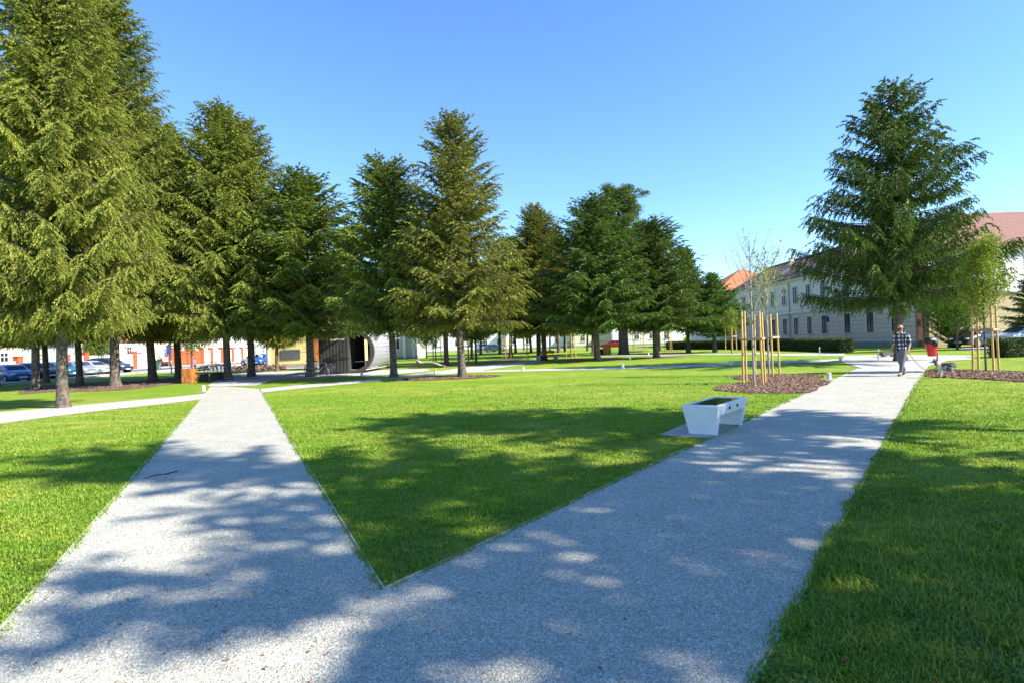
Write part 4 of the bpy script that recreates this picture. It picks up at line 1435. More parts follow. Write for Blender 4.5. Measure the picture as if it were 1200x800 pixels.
# ------------------------------------------------------------------ pavilion
def pavilion():
    Y = 38.9
    r = 1.42
    cx = ATY(413.5, 412, Y)[0]
    root = empty('pavilion', (cx, Y, 0), -.02, 'round silver shingled tube pavilion with dark front wall and black interior', 'pavilion')
    n, L = 40, 6.0
    b = MB()
    for rr, y0, y1 in ((r, 0, L),):
        ring_ = [(math.sin(2 * PI * k / n), math.cos(2 * PI * k / n)) for k in range(n)]
        v = []
        for rad, y in ((r, .003), (r, L), (r - .06, L), (r - .06, .003)):
            v += [(rad * s, y, r + .02 + rad * c) for s, c in ring_]
        f = []
        for q in range(4):
            q2 = (q + 1) % 4
            for k in range(n):
                k2 = (k + 1) % n
                f.append((q * n + k, q * n + k2, q2 * n + k2, q2 * n + k))
        b.add(v, f)
    b.build('tube_shell', M['shingle'], root)
    b = MB(); v = []
    for rad, y in ((r + .03, -.12), (r + .03, .12), (r - .2, .12), (r - .2, -.12)):
        v += [(rad * s, y, r + .02 + rad * c) for s, c in ring_]
    b.add(v, f); b.build('rim', M['dark_panel'], root)
    b = MB(); b.box((0, L / 2, .22), (1.7, L - .1, .06)); b.build('floor', M['concrete'], root)
    b = MB(); b.box((-1.08, L - .25, 1.42), (.3, .08, 1.5)); b.box((.2, L - .25, 1.42), (1.5, .08, 2.3)); b.build('back_wall', M['dark_panel'], root)
    b = MB(); b.box((.1, 1.5, .75), (1.0, .5, .06)); b.box((-.3, 1.5, .5), (.06, .4, .5)); b.box((.5, 1.5, .5), (.06, .4, .5)); b.build('counter', M['white'], root)
    b = MB(); b.box((.84, 2.2, 1.35), (.05, 1.9, 2.1)); b.build('inner_panel', M['white_wall'], root)
    x0 = ATY(374.5, 412, Y)[0] - cx
    b = MB(); b.box(((x0 - .25) / 2, -.16, 1.42), (-.25 - x0, .14, 2.84)); fw = b.build('front_wall', M['dark_panel'], root)
    b = MB()
    for k in range(9): b.box((x0 + .1 + k * (-.25 - x0 - .2) / 8, -.237, 1.42), (.025, .02, 2.8))
    b.build('batten', M['black'], fw)
    b = MB(); rs = random.Random(3); x = x0 + .75
    while x < x0 + 1.75:
        w_ = rs.uniform(.04, .1); b.box((x + w_ / 2, -.252, 2.28), (w_, .02, .12)); x += w_ + .03
    b.build('sign_letters', M['trim'], fw)
    b = MB(); b.box(((x0 - .25) / 2, 1.9, 1.42), (-.25 - x0, 3.9, 2.7)); b.build('service_box', M['dark_panel'], root)
    b = MB(); b.box(((x0 - .25) / 2, 1.85, 2.82), (-.25 - x0 + .1, 4.2, .1)); b.build('flat_roof', M['zinc'], root)
    return root


pavilion()


# ------------------------------------------------------------------ street furniture
def solar_bench():
    z = .5
    nr = Vector(G(841, 475.8, z)); nl = Vector(G(798.7, 474, z)); fr = Vector(G(875.8, 465, z))
    ax = (fr - nr); L = ax.length; ax.normalize()
    wv = (nl - nr); W = wv.length
    c = (nr + nl) / 2 + ax * L / 2
    root = empty('smart_bench', (c.x, c.y, 0), math.atan2(ax.y, ax.x), 'white bench with flared ends and dark glass top beside the right gravel path', 'bench')
    wv.normalize()
    zt = .5
    def end(s):
        b = MB()
        x_out, x_in, xo_b, xi_b = s * L / 2, s * (L / 2 - .16), s * (L / 2 - .09), s * (L / 2 - .19)
        wt, wb_ = W / 2, W / 2 - .085
        zs = [0.0, .03, zt - .17]
        v = []
        for zz in zs:
            k = zz / (zt)
            xo = xo_b + (x_out - xo_b) * k; xi = xi_b + (x_in - xi_b) * k; ww = wb_ + (wt - wb_) * k
            v += [(xo, -ww, zz), (xo, ww, zz), (xi, ww, zz), (xi, -ww, zz)]
        f = [(0, 1, 2, 3), (8, 9, 10, 11)]
        for q in range(2):
            for k in range(4):
                f.append((q * 4 + k, q * 4 + (k + 1) % 4, q * 4 + 4 + (k + 1) % 4, q * 4 + 4 + k))
        b.add(v, f)
        return b
    # body: one shell of two flared ends and the seat frame
    b = end(-1); e2 = end(1); b.add(e2.v, e2.f)
    k = (zt - .17) / zt
    xo0 = L / 2 - .09 + .09 * k; w0 = W / 2 - .085 + .085 * k
    v = []
    for zz, xo, ww in ((zt - .172, xo0, w0), (zt - .012, L / 2 - .003, W / 2 - .003), (zt, L / 2 - .018, W / 2 - .018)):
        v += [(-xo, -ww, zz), (xo, -ww, zz), (xo, ww, zz), (-xo, ww, zz)]
    gx, gy = L / 2 - .13, W / 2 - .075
    v += [(-gx, -gy, zt), (gx, -gy, zt), (gx, gy, zt), (-gx, gy, zt), (-gx, -gy, zt - .02), (gx, -gy, zt - .02), (gx, gy, zt - .02), (-gx, gy, zt - .02)]
    f = [(3, 2, 1, 0), (16, 17, 18, 19)]
    for q in range(4):
        for j in range(4):
            f.append((q * 4 + j, q * 4 + (j + 1) % 4, q * 4 + 4 + (j + 1) % 4, q * 4 + 4 + j))
    b.add(v, f)
    b.build('frame', M['white'], root)
    b = MB(); b.box((0, 0, zt - .0125), (2 * gx - .008, 2 * gy - .008, .012)); b.build('glass_top', M['glass_dark'], root)
    sgn = -1 if Vector((-ax.y, ax.x)).dot(wv) > 0 else 1
    for xx in (-.18, .22):
        b = MB()
        yy = sgn * (W / 2 - .006)
        b.tube([(xx, yy - sgn * .02, zt - .085), (xx, yy + sgn * .008, zt - .085)], [.026, .026], 14)
        p_ = b.build('charging_port', M['black'], root)
    return root


solar_bench()


def bollard(g, label, s=1.0, mat='bollard'):
    root = empty('lamp_bollard', (g[0], g[1], 0), 0, label, 'bollard lamp', 'low bollard lamps along the paths')
    b = MB(); b.lathe([(.13, 0), (.13, .3), (.125, .32)], 18); b.build('post', M[mat], root, smooth=True)
    b = MB(); b.lathe([(.11, .32), (.11, .36)], 16); b.build('light_ring', M['trim'], root, smooth=True)
    b = MB(); b.lathe([(.14, .36), (.14, .41), (.12, .43), (.02, .435)], 18); b.build('cap', M[mat], root, smooth=True)
    b = MB(); b.box((0, 0, .012), (.75, .6, .03)); b.build('foot', M['concrete'], root)
    root.scale = (s * .62, s * .62, s * .62)


for px, py, s, mt, lab in [
    (238.5, 458, .95, 'trim', 'white lamp bollard on the grass corner left of the left gravel path'),
    (971.5, 444.5, .88, 'bollard', 'grey lamp bollard on its slab between the mulch bed and right path'),
    (985, 423, .9, 'bollard', 'dark lamp bollard at the meeting of cross path and right junction'),
    (856, 427.5, .95, 'bollard', 'dark lamp bollard on the shaded part of the cross path'),
    (729.8, 432, 1.05, 'trim', 'white lamp bollard on the cross path below the broad bluish spruce'),
    (613, 434.5, .95, 'trim', 'white lamp bollard on the cross path below the brownish pair of spruces'),
    (510, 438, .85, 'bollard', 'grey lamp bollard between the wave lounger and the pale middle trunk'),
    (424, 440.5, .95, 'bollard', 'dark lamp bollard before the pavilion rim'),
    (738, 421, .8, 'trim', 'small pale lamp bollard right of the broad bluish spruce foot'),
    (760, 416, .8, 'trim', 'small pale lamp bollard left of the dark grey-green spruce trunk')]:
    bollard(G(px, py), lab, s, mt)
for px, py, h, lab in [(960.5, 415.5, .42, 'thin pale marker post before the end of the long hedge'), (1029.5, 421.5, .46, 'thin wooden marker post left of the stone planter')]:
    root = empty('marker_post', (*G(px, py), 0), 0, lab, 'post')
    b = MB(); b.rbox((0, 0, h / 2), (.06, .06, h), .01); b.build('shaft', M['pale_wood'], root)
    b = MB(); b.rbox((0, 0, h + .06), (.08, .08, .1), .02); b.build('head', M['bollard'], root)


def planter():
    g = G(1041, 418)
    root = empty('stone_planter', (*g, 0), .05, 'grey stone trough planter with small plants left of the lone spruce', 'planter'); root.scale = (.52, .6, .62)
    b = MB()
    b.box((-.55, 0, .08), (.2, .5, .16)); b.box((.55, 0, .08), (.2, .5, .16)); b.build('foot', M['concrete'], root)
    b = MB()
    v = []
    for z, sx, sy in ((.16, .82, .3), (.52, .92, .36), (.52, .82, .27), (.4, .8, .25)):
        v += [(-sx, -sy, z), (sx, -sy, z), (sx, sy, z), (-sx, sy, z)]
    f = [(3, 2, 1, 0), (12, 13, 14, 15)]
    for q in range(3):
        for j in range(4): f.append((q * 4 + j, q * 4 + (j + 1) % 4, q * 4 + 4 + (j + 1) % 4, q * 4 + 4 + j))
    b.add(v, f); b.build('trough', M['stone_dark'], root)
    rng = np.random.default_rng(9); m = 900
    P = np.stack([rng.uniform(-.75, .75, m), rng.uniform(-.22, .22, m), .42 + rng.random(m) ** 2 * .3], 1)
    q = rng.random(m) < .45
    P[q] = np.stack([.55 + rng.normal(0, .07, q.sum()), rng.normal(0, .07, q.sum()), .45 + rng.random(q.sum()) * .95], 1)
    d1 = nrm(rng.normal(size=(m, 3)) + UP * .6); d2 = nrm(np.cross(d1, rng.normal(size=(m, 3)))); l = rng.uniform(.03, .07, (m, 1))
    V = np.stack([P - d1 * l, P + d2 * l * .5, P + d1 * l, P - d2 * l * .5], 1).reshape(-1, 3)
    link(bpy.data.objects.new('plants', np_mesh('plants', V, np.arange(m)[:, None] * 4 + np.array([0, 1, 2, 3]), M['weed'], {'tint': np.repeat(rng.random(m), 4)})), root)


M['stone_dark'] = pmat('weathered_stone', (.2, .17, .14), .9, (.12, .1, .085), 9, bump=.5)
planter()


def litter_bin():
    g = Vector(G(1098.5, 421.5))
    root = empty('litter_bin', (g.x, g.y, 0), 0, 'bright red litter bin with black bag hung on a dark pole', 'litter bin')
    b = MB(); b.tube([(0, 0, -.05), (0, 0, 1.2), (0, 0, 1.22)], [.03, .03, .02], 10); b.build('pole', M['black'], root, smooth=True)
    # tapered half-round bucket
    def bucket(zs, n=18, dx=-.3):
        v = []; f = []
        for z, rx, ry in zs:
            for k in range(n):
                a = 2 * PI * k / n
                sx = math.copysign(abs(math.cos(a)) ** .7, math.cos(a)); sy = math.copysign(abs(math.sin(a)) ** .7, math.sin(a))
                v.append((dx + rx * sx + (.06 * (1 - z) if True else 0), ry * sy, z))
        for q in range(len(zs) - 1):
            for k in range(n):
                f.append((q * n + k, q * n + (k + 1) % n, (q + 1) * n + (k + 1) % n, (q + 1) * n + k))
        f.append(list(range(n))[::-1]); f.append([(len(zs) - 1) * n + k for k in range(n)])
        return v, f
    b = MB(); b.add(*bucket([(.2, .15, .14), (.23, .18, .16), (.85, .27, .22), (.87, .27, .22)])); b.build('bucket', M['red_plastic'], root, smooth=True)
    b = MB(); b.add(*bucket([(.8, .285, .23), (.86, .3, .24), (1.0, .28, .225), (1.1, .25, .18), (1.14, .16, .1), (1.145, .02, .02)])); b.build('bag_rim', M['bag'], root, smooth=True)
    b = MB(); b.tube([(-.3, -.22, .96), (-.27, -.26, .86), (-.22, -.27, .72), (-.2, -.26, .64)], [.09, .11, .08, .02], 8); b.build('bag_fold', M['bag'], root, smooth=True)
    b = MB(); b.box((-.05, 0, .72), (.1, .08, .06)); b.box((-.07, 0, .4), (.14, .08, .06)); b.build('bracket', M['steel'], root)


litter_bin()


# wooden benches with block ends
def block_bench(g, rz, L, label, lit='oak', backless=False, mat_s='brown_wood'):
    root = empty('wooden_bench', (*g, 0), rz, label, 'bench')
    for x, m_ in ((-L / 2, lit), (L / 2, 'black')):
        b = MB(); b.rbox((x, 0, .24), (.62, .6, .48) if m_ == 'black' else (.6, .62, .86), .02)
        if m_ != 'black':
            b.v = [(p[0], p[1], p[2] + .19) if True else p for p in b.v]
        b.build('end_block', M[m_], root)
    for k in range(4):
        b = MB(); b.rbox((0, -.22 + k * .14, .47), (L - .58, .12, .05), .008); b.build('seat_plank', M[mat_s], root)
    if not backless:
        for z in (.7, .82):
            b = MB(); b.rbox((-.1, .3, z), (L - .75, .04, .1), .008); b.build('back_plank', M[mat_s], root)
        for x in (-L / 2 + .8, L / 2 - .9):
            b = MB(); b.box((x, .325, .5), (.06, .03, .8)); b.build('back_support', M['steel'], root)
    b = MB(); b.box((0, 0, .22), (.1, .5, .44)); b.build('middle_leg', M['black'], root)
    return root


g1 = Vector(G(219, 449)); g2 = Vector(G(252, 445))
c = (g1 + g2) / 2
block_bench((c.x + .0, c.y + .3), math.atan2((g2 - g1).y, (g2 - g1).x), (g2 - g1).length, 'long wooden bench with sunlit orange block end beside the left gravel path')


def slat_bench(g, rz, L, label):
    root = empty('slatted_bench', (*g, 0), rz, label, 'bench')
    for x in (-L / 2, L / 2):
        b = MB(); b.rbox((x, 0, .22), (.34, .6, .44), .02); b.build('block_leg', M['concrete'], root)
    for k in range(4):
        b = MB(); b.rbox((0, -.22 + k * .145, .475), (L + .3, .12, .06), .01); b.build('seat_plank', M['oak'], root)
    for z in (.66, .8):
        b = MB(); b.rbox((.05, .32, z), (L * .85, .05, .11), .01); b.build('back_plank', M['oak'], root)
    for x in (-L / 3, L / 3):
        b = MB(); b.box((x, .355, .6), (.06, .03, .5)); b.build('back_support', M['steel'], root)


ga = Vector(G(632, 422.5)); gb_ = Vector(G(649.5, 421.5)); c = (ga + gb_) / 2
slat_bench((c.x, c.y - .5), 0.05, 1.5, 'far orange wooden bench on concrete blocks behind the brownish pair of spruces')


def wave_lounger():
    g = Vector(G(505, 430.5))
    root = empty('wave_lounger', (g.x, g.y, 0), -.1, 'low grey wave-shaped lounger on mulch behind the cross path', 'lounger')
    L, W = 2.1, .8
    prof = []
    for i in range(17):
        t = i / 16
        z = .62 - .5 * t ** .7 + .17 * math.sin((t - .35) * 6.2) * (t > .1) * .55
        prof.append((-L / 2 + L * t, max(.14, z)))
    b = MB(); v = []
    for x, z in prof: v += [(x, -W / 2, z), (x, W / 2, z), (x + (.12 if x < -.8 else 0), W / 2 - .12, 0.0), (x + (.12 if x < -.8 else 0), -W / 2 + .12, 0.0)]
    f = [(0, 1, 2, 3), (67, 66, 65, 64)]
    for i in range(16):
        for j in range(4): f.append((i * 4 + j, i * 4 + (j + 1) % 4, i * 4 + 4 + (j + 1) % 4, i * 4 + 4 + j))
    b.add(v, f); b.build('body', M['concrete_light'], root, smooth=True)
    b = MB()
    v = []
    for x, z in prof[1:-1]: v += [(x, -W / 2 + .05, z + .012), (x, W / 2 - .05, z + .012)]
    b.add(v, [(i * 2, i * 2 + 1, i * 2 + 3, i * 2 + 2) for i in range(14)]); b.build('seat_surface', M['pale_wood'], root, smooth=True)


M['concrete_light'] = pmat('pale_concrete', (.13, .132, .13), .8, (.1, .1, .1), 5)
wave_lounger()

root = empty('square_bin', (*G(711.5, 415.8), 0), .1, 'square orange wooden litter bin before the thick pine trunk', 'litter bin')
b = MB()
for k in range(5): b.rbox((-.28 + k * .14, 0, .55), (.125, .64, 1.0), .01)
b.build('slats', M['oak'], root)
b = MB(); b.rbox((0, 0, 1.08), (.74, .7, .07), .015); b.build('lid', M['brown_wood'], root)
b = MB(); b.tube([(0, 0, 1.1), (0, 0, 1.3), (.08, 0, 1.36)], .025, 6); b.build('ashtray', M['steel'], root)
root = empty('dark_bin', (*G(704.5, 415.8), 0), .1, 'low dark grey box bin left of the square orange bin', 'litter bin')
b = MB(); b.rbox((0, 0, .3), (.7, .6, .56), .03); b.build('box', M['black'], root)
b = MB(); b.rbox((0, 0, .6), (.76, .66, .06), .02); b.build('lid', M['dark_panel'], root)
root = empty('green_bin', (*G(183.5, 434), 0), 0, 'dark green litter bin on the lawn edge near the round sign', 'litter bin')
b = MB(); b.lathe([(.26, 0.02), (.32, .95), (.33, 1.0)], 16); b.build('barrel', M['green_plastic'], root, smooth=True)
b = MB(); b.lathe([(.35, 1.0), (.35, 1.06), (.2, 1.18), (.02, 1.2)], 16); b.build('lid', M['black'], root, smooth=True)
root = empty('round_sign', (*G(190, 432), 0), .5, 'two round dark blue traffic signs one above the other before the red fence', 'traffic sign')
root.location.x = G(198.5, 431)[0]; root.location.y = G(198.5, 431)[1]
b = MB(); b.tube([(0, 0, 0), (0, 0, 3.0)], .04, 8); b.build('post', M['steel'], root)
for z in (2.1, 2.75):
    b = MB(); b.tube([(0, -.05, z), (0, -.07, z)], [.32, .32], 20); b.build('disc', M['sign_blue'], root)
for px, py, h, lab in [(176.5, 437, 8.5, 'white lamp post before the white low house'), (313.2, 432, 7.5, 'grey lamp post at the corner of the yellow building')]:
    g = G(px, py)
    root = empty('street_lamp', (*g, 0), 0, lab, 'street lamp')
    b = MB(); b.tube([(0, 0, 0), (0, 0, 1), (0, 0, h - .5), (.3, 0, h)], [.09, .075, .05, .04], 10); b.build('post', M['bollard' if h > 8 else 'zinc'], root, smooth=True)
    b = MB(); b.rbox((.6, 0, h + .02), (.8, .22, .1), .03); b.build('lamp_head', M['zinc'], root)
b = MB()


# ------------------------------------------------------------------ cars
CARS = {
    'hatch': dict(L=4.1, W=1.74, st=[(-2.03, .42, .62, .72, .80), (-1.96, .24, .82, 1.0, .78), (-1.72, .2, .9, 1.22, .70), (-1.3, .2, .92, 1.42, .66), (-.7, .2, .92, 1.49, .64), (.05, .2, .91, 1.47, .64), (.5, .2, .9, 1.36, .66), (1.12, .2, .89, .99, .74), (1.55, .2, .82, .9, .76), (1.9, .22, .7, .76, .72), (2.05, .32, .54, .6, .62)]),
    'sedan': dict(L=4.5, W=1.78, st=[(-2.25, .42, .62, .74, .80), (-2.15, .24, .84, .97, .78), (-1.75, .2, .9, 1.02, .74), (-1.45, .2, .91, 1.1, .7), (-.9, .2, .92, 1.38, .64), (-.3, .2, .92, 1.44, .62), (.3, .2, .91, 1.4, .62), (.62, .2, .9, 1.3, .66), (1.2, .2, .88, .97, .75), (1.7, .2, .8, .88, .76), (2.1, .22, .7, .75, .72), (2.25, .32, .54, .6, .62)]),
    'wagon': dict(L=4.6, W=1.84, st=[(-2.28, .45, .7, .9, .80), (-2.2, .3, .95, 1.3, .74), (-2.0, .26, 1.0, 1.56, .70), (-1.4, .26, 1.02, 1.66, .68), (-.3, .26, 1.02, 1.68, .67), (.35, .26, 1.0, 1.6, .68), (.65, .26, 1.0, 1.48, .7), (1.15, .26, .98, 1.08, .76), (1.7, .26, .9, 1.0, .78), (2.1, .3, .78, .85, .74), (2.28, .4, .6, .66, .64)]),
}


def car(loc, rz, kind, col, label, group=None, s=1.0):
    d = CARS[kind]; st = d['st']; hw = d['W'] / 2
    root = empty('parked_car', (loc[0], loc[1], 0), rz, label, 'car', group)
    root.scale = (s, s, s)
    b = MB(); v = []
    n = len(st)
    def wd(i):
        x = st[i][0]; e = abs(x) / (d['L'] / 2)
        return hw * (1 - .16 * max(0, e - .7) / .3)
    for i, (x, zb, zm, zt, wt) in enumerate(st):
        w_ = wd(i); t_ = min(wt, w_ * .97)
        half = [(w_ * .86, zb), (w_, zb + .16), (w_ * 1.0, (zb + zm) / 2 + .08), (w_ * .965, zm), (t_ * .98, zm + (zt - zm) * .93), (t_ * .82, zt)]
        v += [(x, y, z) for y, z in half] + [(x, -y, z) for y, z in half[::-1]]
    f = []
    for i in range(n - 1):
        for j in range(12): f.append((i * 12 + j, i * 12 + (j + 1) % 12, i * 12 + 12 + (j + 1) % 12, i * 12 + 12 + j))
    f.append(list(range(12))); f.append([(n - 1) * 12 + j for j in range(12)][::-1])
    b.add(v, f)
    pm = paint('car_paint_' + label.split()[0], col)
    body = b.build('body', pm, root, smooth=True)

    def side(i, t, sg, off=.008):
        x, zb, zm, zt, wt = st[i]
        w_ = wd(i); t_ = min(wt, w_ * .97)
        y = w_ * .965 + (t_ * .98 - w_ * .965) * t
        return Vector((x, sg * (y + off), zm + (zt - zm) * .93 * t + .004))
    cab = [i for i in range(n) if st[i][3] > 1.2 * st[i][2] + .02 and st[i][3] > 1.25]
    i0, i1 = cab[0], cab[-1]
    fr = next(i for i in range(i1 + 1, n))
    for sg in (-1, 1):
        b = MB(); vs = []; fs = []
        ids = list(range(i0, i1 + 1))
        for i in ids: vs += [side(i, .12, sg), side(i, .88, sg)]
        # raked front quarter
        p = side(i1, .12, sg).lerp(side(fr, .12, sg), .62); p.z = side(i1, .12, sg).z - .01
        vs += [p, side(i1, .88, sg) + Vector((.02, 0, -.03))]
        for k in range(len(ids)): fs.append((k * 2, k * 2 + 1, k * 2 + 3, k * 2 + 2))
        b.add(vs, fs); b.build('side_window', M['pane'], root)
        b = MB()
        for i in (i0 + (i1 - i0) // 2,):
            a_, c_ = side(i, .1, sg, .014), side(i, .9, sg, .014)
            b.tube([a_, c_], .035, 4)
        b.build('pillar', pm, root)
    def screen(ia, ib, ta, tb, name):
        b = MB(); vs = []
        for i, t in ((ia, ta), (ib, tb)):
            x, zb, zm, zt, wt = st[i]
            w_ = min(wt, wd(i) * .97) * .84
            for y in (-w_, w_): vs.append((i, y))
        pa = Vector((st[ia][0], 0, st[ia][3])); pb = Vector((st[ib][0], 0, st[ib][3]))
        q0 = pa.lerp(pb, ta); q1 = pa.lerp(pb, tb)
        nn = Vector((pb.z - pa.z, 0, pa.x - pb.x)).normalized()
        if nn.z < 0: nn = -nn
        wa = min(st[ia][4], wd(ia) * .97) * .8; wb2 = min(st[ib][4], wd(ib) * .97) * .8
        q0 = q0 + nn * .012; q1 = q1 + nn * .012
        b.add([(q0.x, -wa, q0.z), (q0.x, wa, q0.z), (q1.x, wb2, q1.z), (q1.x, -wb2, q1.z)], [(0, 1, 2, 3)])
        b.build(name, M['pane'], root)
    screen(i1, fr, .08, .92, 'windscreen')
    screen(i0, max(i0 - 1, 0), .1, .9, 'rear_window')
    r = .31 if kind != 'wagon' else .34
    xw = d['L'] / 2 * .62
    for x in (-xw, xw * 1.02):
        for sg in (-1, 1):
            b = MB(); b.tube([(x, sg * (hw - .2), r), (x, sg * (hw - .02), r), (x, sg * (hw + .008), r)], [r, r, r * .93], 20)
            w_ = b.build('wheel', M['rubber'], root, smooth=True)
            b = MB(); b.tube([(x, sg * (hw - .01), r), (x, sg * (hw + .016), r)], [r * .68, r * .62], 14); b.build('rim', M['steel'], w_)
            b = MB(); b.tube([(x, sg * (hw - .3), r), (x, sg * (hw + .001), r)], [r * 1.2, r * 1.2], 20); b.build('wheel_arch', M['rubber'], root)
    for sg in (-1, 1):
        b = MB(); b.rbox((d['L'] / 2 - .16, sg * (hw * .64), st[-2][2] - .03), (.26, .32, .13), .04, -sg * .38); b.build('headlight', M['lamp'], root)
        b = MB(); b.rbox((-d['L'] / 2 + .1, sg * (hw * .76), .84), (.14, .22, .2), .03); b.build('tail_light', M['tail'], root)
        b = MB(); b.rbox((st[fr][0] - .3, sg * (hw + .07), st[fr][2] + .07), (.12, .17, .12), .03); b.build('mirror', pm, root)
    b = MB(); b.rbox((d['L'] / 2 + .0, 0, .42), (.03, .5, .11), .005); b.build('number_plate', M['plate'], root)
    b = MB(); b.rbox((d['L'] / 2 - .03, 0, .58), (.06, .8, .1), .02); b.build('grille', M['black'], root)
    return root


CG = 'cars parked along the left street'
def car_at(px, py, rz, kind, col, label, group=CG, dx=0, s=1.0):
    g = G(px, py)
    return car((g[0] + dx, g[1]), rz, kind, col, label, group, s)


car_at(14, 447.3, -.55, 'sedan', (.03, .1, .3), 'dark blue saloon parked nose out, leftmost behind the spruce trunks')
car_at(41, 445.3, -.3, 'hatch', (.012, .014, .02), 'black hatchback parked between the dark blue saloon and the blotchy trunk')
car_at(67, 442.3, -.2, 'hatch', (.04, .16, .28), 'teal blue hatchback half hidden by the pale path-edge trunk')
car_at(87, 440.6, -.2, 'hatch', (.3, .32, .35), 'grey hatchback just right of the path-edge trunk')
car_at(107, 438.8, -.25, 'sedan', (.5, .52, .55), 'silver saloon parked nose out right of the slim brown trunk')
car_at(128, 437, -.15, 'wagon', (.05, .06, .09), 'dark estate car parked behind the silver saloon, touching the tall spruce trunk')
car_at(300, 427.5, 2.7, 'hatch', (.7, .7, .7), 'white hatchback behind the cone-topped spruce trunk')
car_at(310.5, 427.2, -1.75, 'hatch', (.02, .12, .5), 'small bright blue car beside the corner of the yellow building', s=.95)
car_at(570, 412.2, .1, 'wagon', (.28, .38, .55), 'far pale blue van between the thin trunks right of the middle spruce', 'far parked cars')
car_at(580, 412.2, .1, 'hatch', (.05, .08, .16), 'far dark blue car seen right beside the pale blue van', 'far parked cars')
car((ATY(719, 401, 100)[0], 100), 2.9, 'sedan', (.5, .03, .04), 'far red car left of the thick pine trunk', 'far parked cars')
car((34.7, 39.2), PI + .06, 'hatch', (.72, .73, .74), 'silver hatchback parked behind the hedge at the right picture edge', None, 1.05)
car((35.9, 44.6), PI + .3, 'sedan', (.02, .022, .03), 'dark saloon parked in the shade behind the four-post frame', None)


# ------------------------------------------------------------------ bicycle and child-seat bike by the pavilion
def bicycle(g, rz, col, label, seat=False):
    root = empty('bicycle', (*g, 0), rz, label, 'bicycle', 'bicycles at the pavilion')
    r = .33
    for x in (-.52, .52):
        b = MB(); n = 24
        pts = [(x + r * math.cos(2 * PI * k / n), 0, r + .01 + r * math.sin(2 * PI * k / n)) for k in range(n + 1)]
        b.tube(pts, .02, 6, cap=False)
        w_ = b.build('wheel', M['rubber'], root)
        b = MB()
        for k in range(10):
            a = PI * k / 5
            b.tube([(x, 0, r + .01), (x + r * math.cos(a), 0, r + .01 + r * math.sin(a))], .006, 3, cap=False)
        b.tube([(x, -.04, r + .01), (x, .04, r + .01)], .025, 6)
        b.build('spokes', M['steel'], w_)
        b = MB()
        b.tube([(x + (r + .045) * math.cos(a), 0, r + .01 + (r + .045) * math.sin(a)) for a in np.linspace(.3, 2.8, 9)], .022, 5); b.build('mudguard', M['steel'], root)
    P = paint('bike_paint', col)
    b = MB()
    bb_, st_, hd, hb = (-.08, 0, .3), (-.22, 0, .78), (.36, 0, .82), (.4, 0, .7)
    for a, c in ((bb_, st_), (st_, hd), (bb_, hb), (bb_, (-.52, 0, .34)), (st_, (-.52, 0, .34)), (hd, (.52, 0, .34))): b.tube([a, c], .018, 6)
    b.build('frame', P, root)
    b = MB(); b.tube([hd, (.33, 0, 1.02)], .014, 6); b.tube([(.22, -.28, 1.04), (.32, -.18, 1.04), (.33, 0, 1.02), (.32, .18, 1.04), (.22, .28, 1.04)], .013, 6); b.build('handlebar', M['black'], root)
    b = MB(); b.tube([st_, (-.25, 0, .92)], .014, 6); b.rbox((-.28, 0, .95), (.26, .15, .07), .03); b.build('saddle', M['black'], root)
    b = MB(); b.tube([(-.08, -.12, .3), (-.08, .12, .3)], .012, 5); b.box((-.08, -.14, .18), (.1, .08, .02)); b.box((-.08, .14, .42), (.1, .08, .02)); b.build('pedals', M['black'], root)
    if seat:
        b = MB(); b.rbox((-.6, 0, .92), (.28, .3, .08), .03); b.rbox((-.74, 0, 1.12), (.07, .3, .42), .03); b.build('child_seat', M['red_plastic'], root)
    return root


bicycle((G(385, 436.3)[0], 37.6), -.9, (.4, .41, .42), 'grey bicycle with raised saddle leaning by the dark pavilion wall')
bicycle((G(394, 436.5)[0], 37.3), .2, (.5, .5, .5), 'silver bicycle with a red child seat in front of the pavilion', True)
for k, (px, lab) in enumerate(((247, 'dark bicycle parked behind the wooden bench, left one'), (252, 'dark bicycle parked behind the wooden bench, middle one'), (256.5, 'dark bicycle parked behind the wooden bench, right one'))):
    o = bicycle(G(px, 437.5), .6 + .3 * k, (.04, .04, .05), lab)


# ------------------------------------------------------------------ people and the dog
def skin(name, pts, edges, mat, parent=None, sub=2, root_i=0, smooth=True, flat=None):
    """pts: [(x,y,z,r) or (x,y,z,rx,ry)]; grown into one surface"""
    me = bpy.data.meshes.new(name + '_skeleton')
    bm = bmesh.new()
    lay = bm.verts.layers.skin.verify()
    vs = [bm.verts.new(p[:3]) for p in pts]
    for a, b in edges: bm.edges.new((vs[a], vs[b]))
    for v, p in zip(vs, pts):
        v[lay].radius = (p[3], p[4] if len(p) > 4 else p[3])
    vs[root_i][lay].use_root = True
    bm.to_mesh(me); bm.free()
    o = bpy.data.objects.new(name, me)
    C.objects.link(o)
    md = o.modifiers.new('skin', 'SKIN'); md.use_smooth_shade = True; md.branch_smoothing = .6
    ms = o.modifiers.new('sub', 'SUBSURF'); ms.levels = sub; ms.render_levels = sub
    dg = bpy.context.evaluated_depsgraph_get()
    dg.update()
    m2 = bpy.data.meshes.new_from_object(o.evaluated_get(dg))
    bpy.data.objects.remove(o)
    m2.name = name
    m2.materials.clear(); m2.materials.append(mat)
    m2.polygons.foreach_set('use_smooth', [True] * len(m2.polygons))
    o = bpy.data.objects.new(name, m2)
    return link(o, parent)


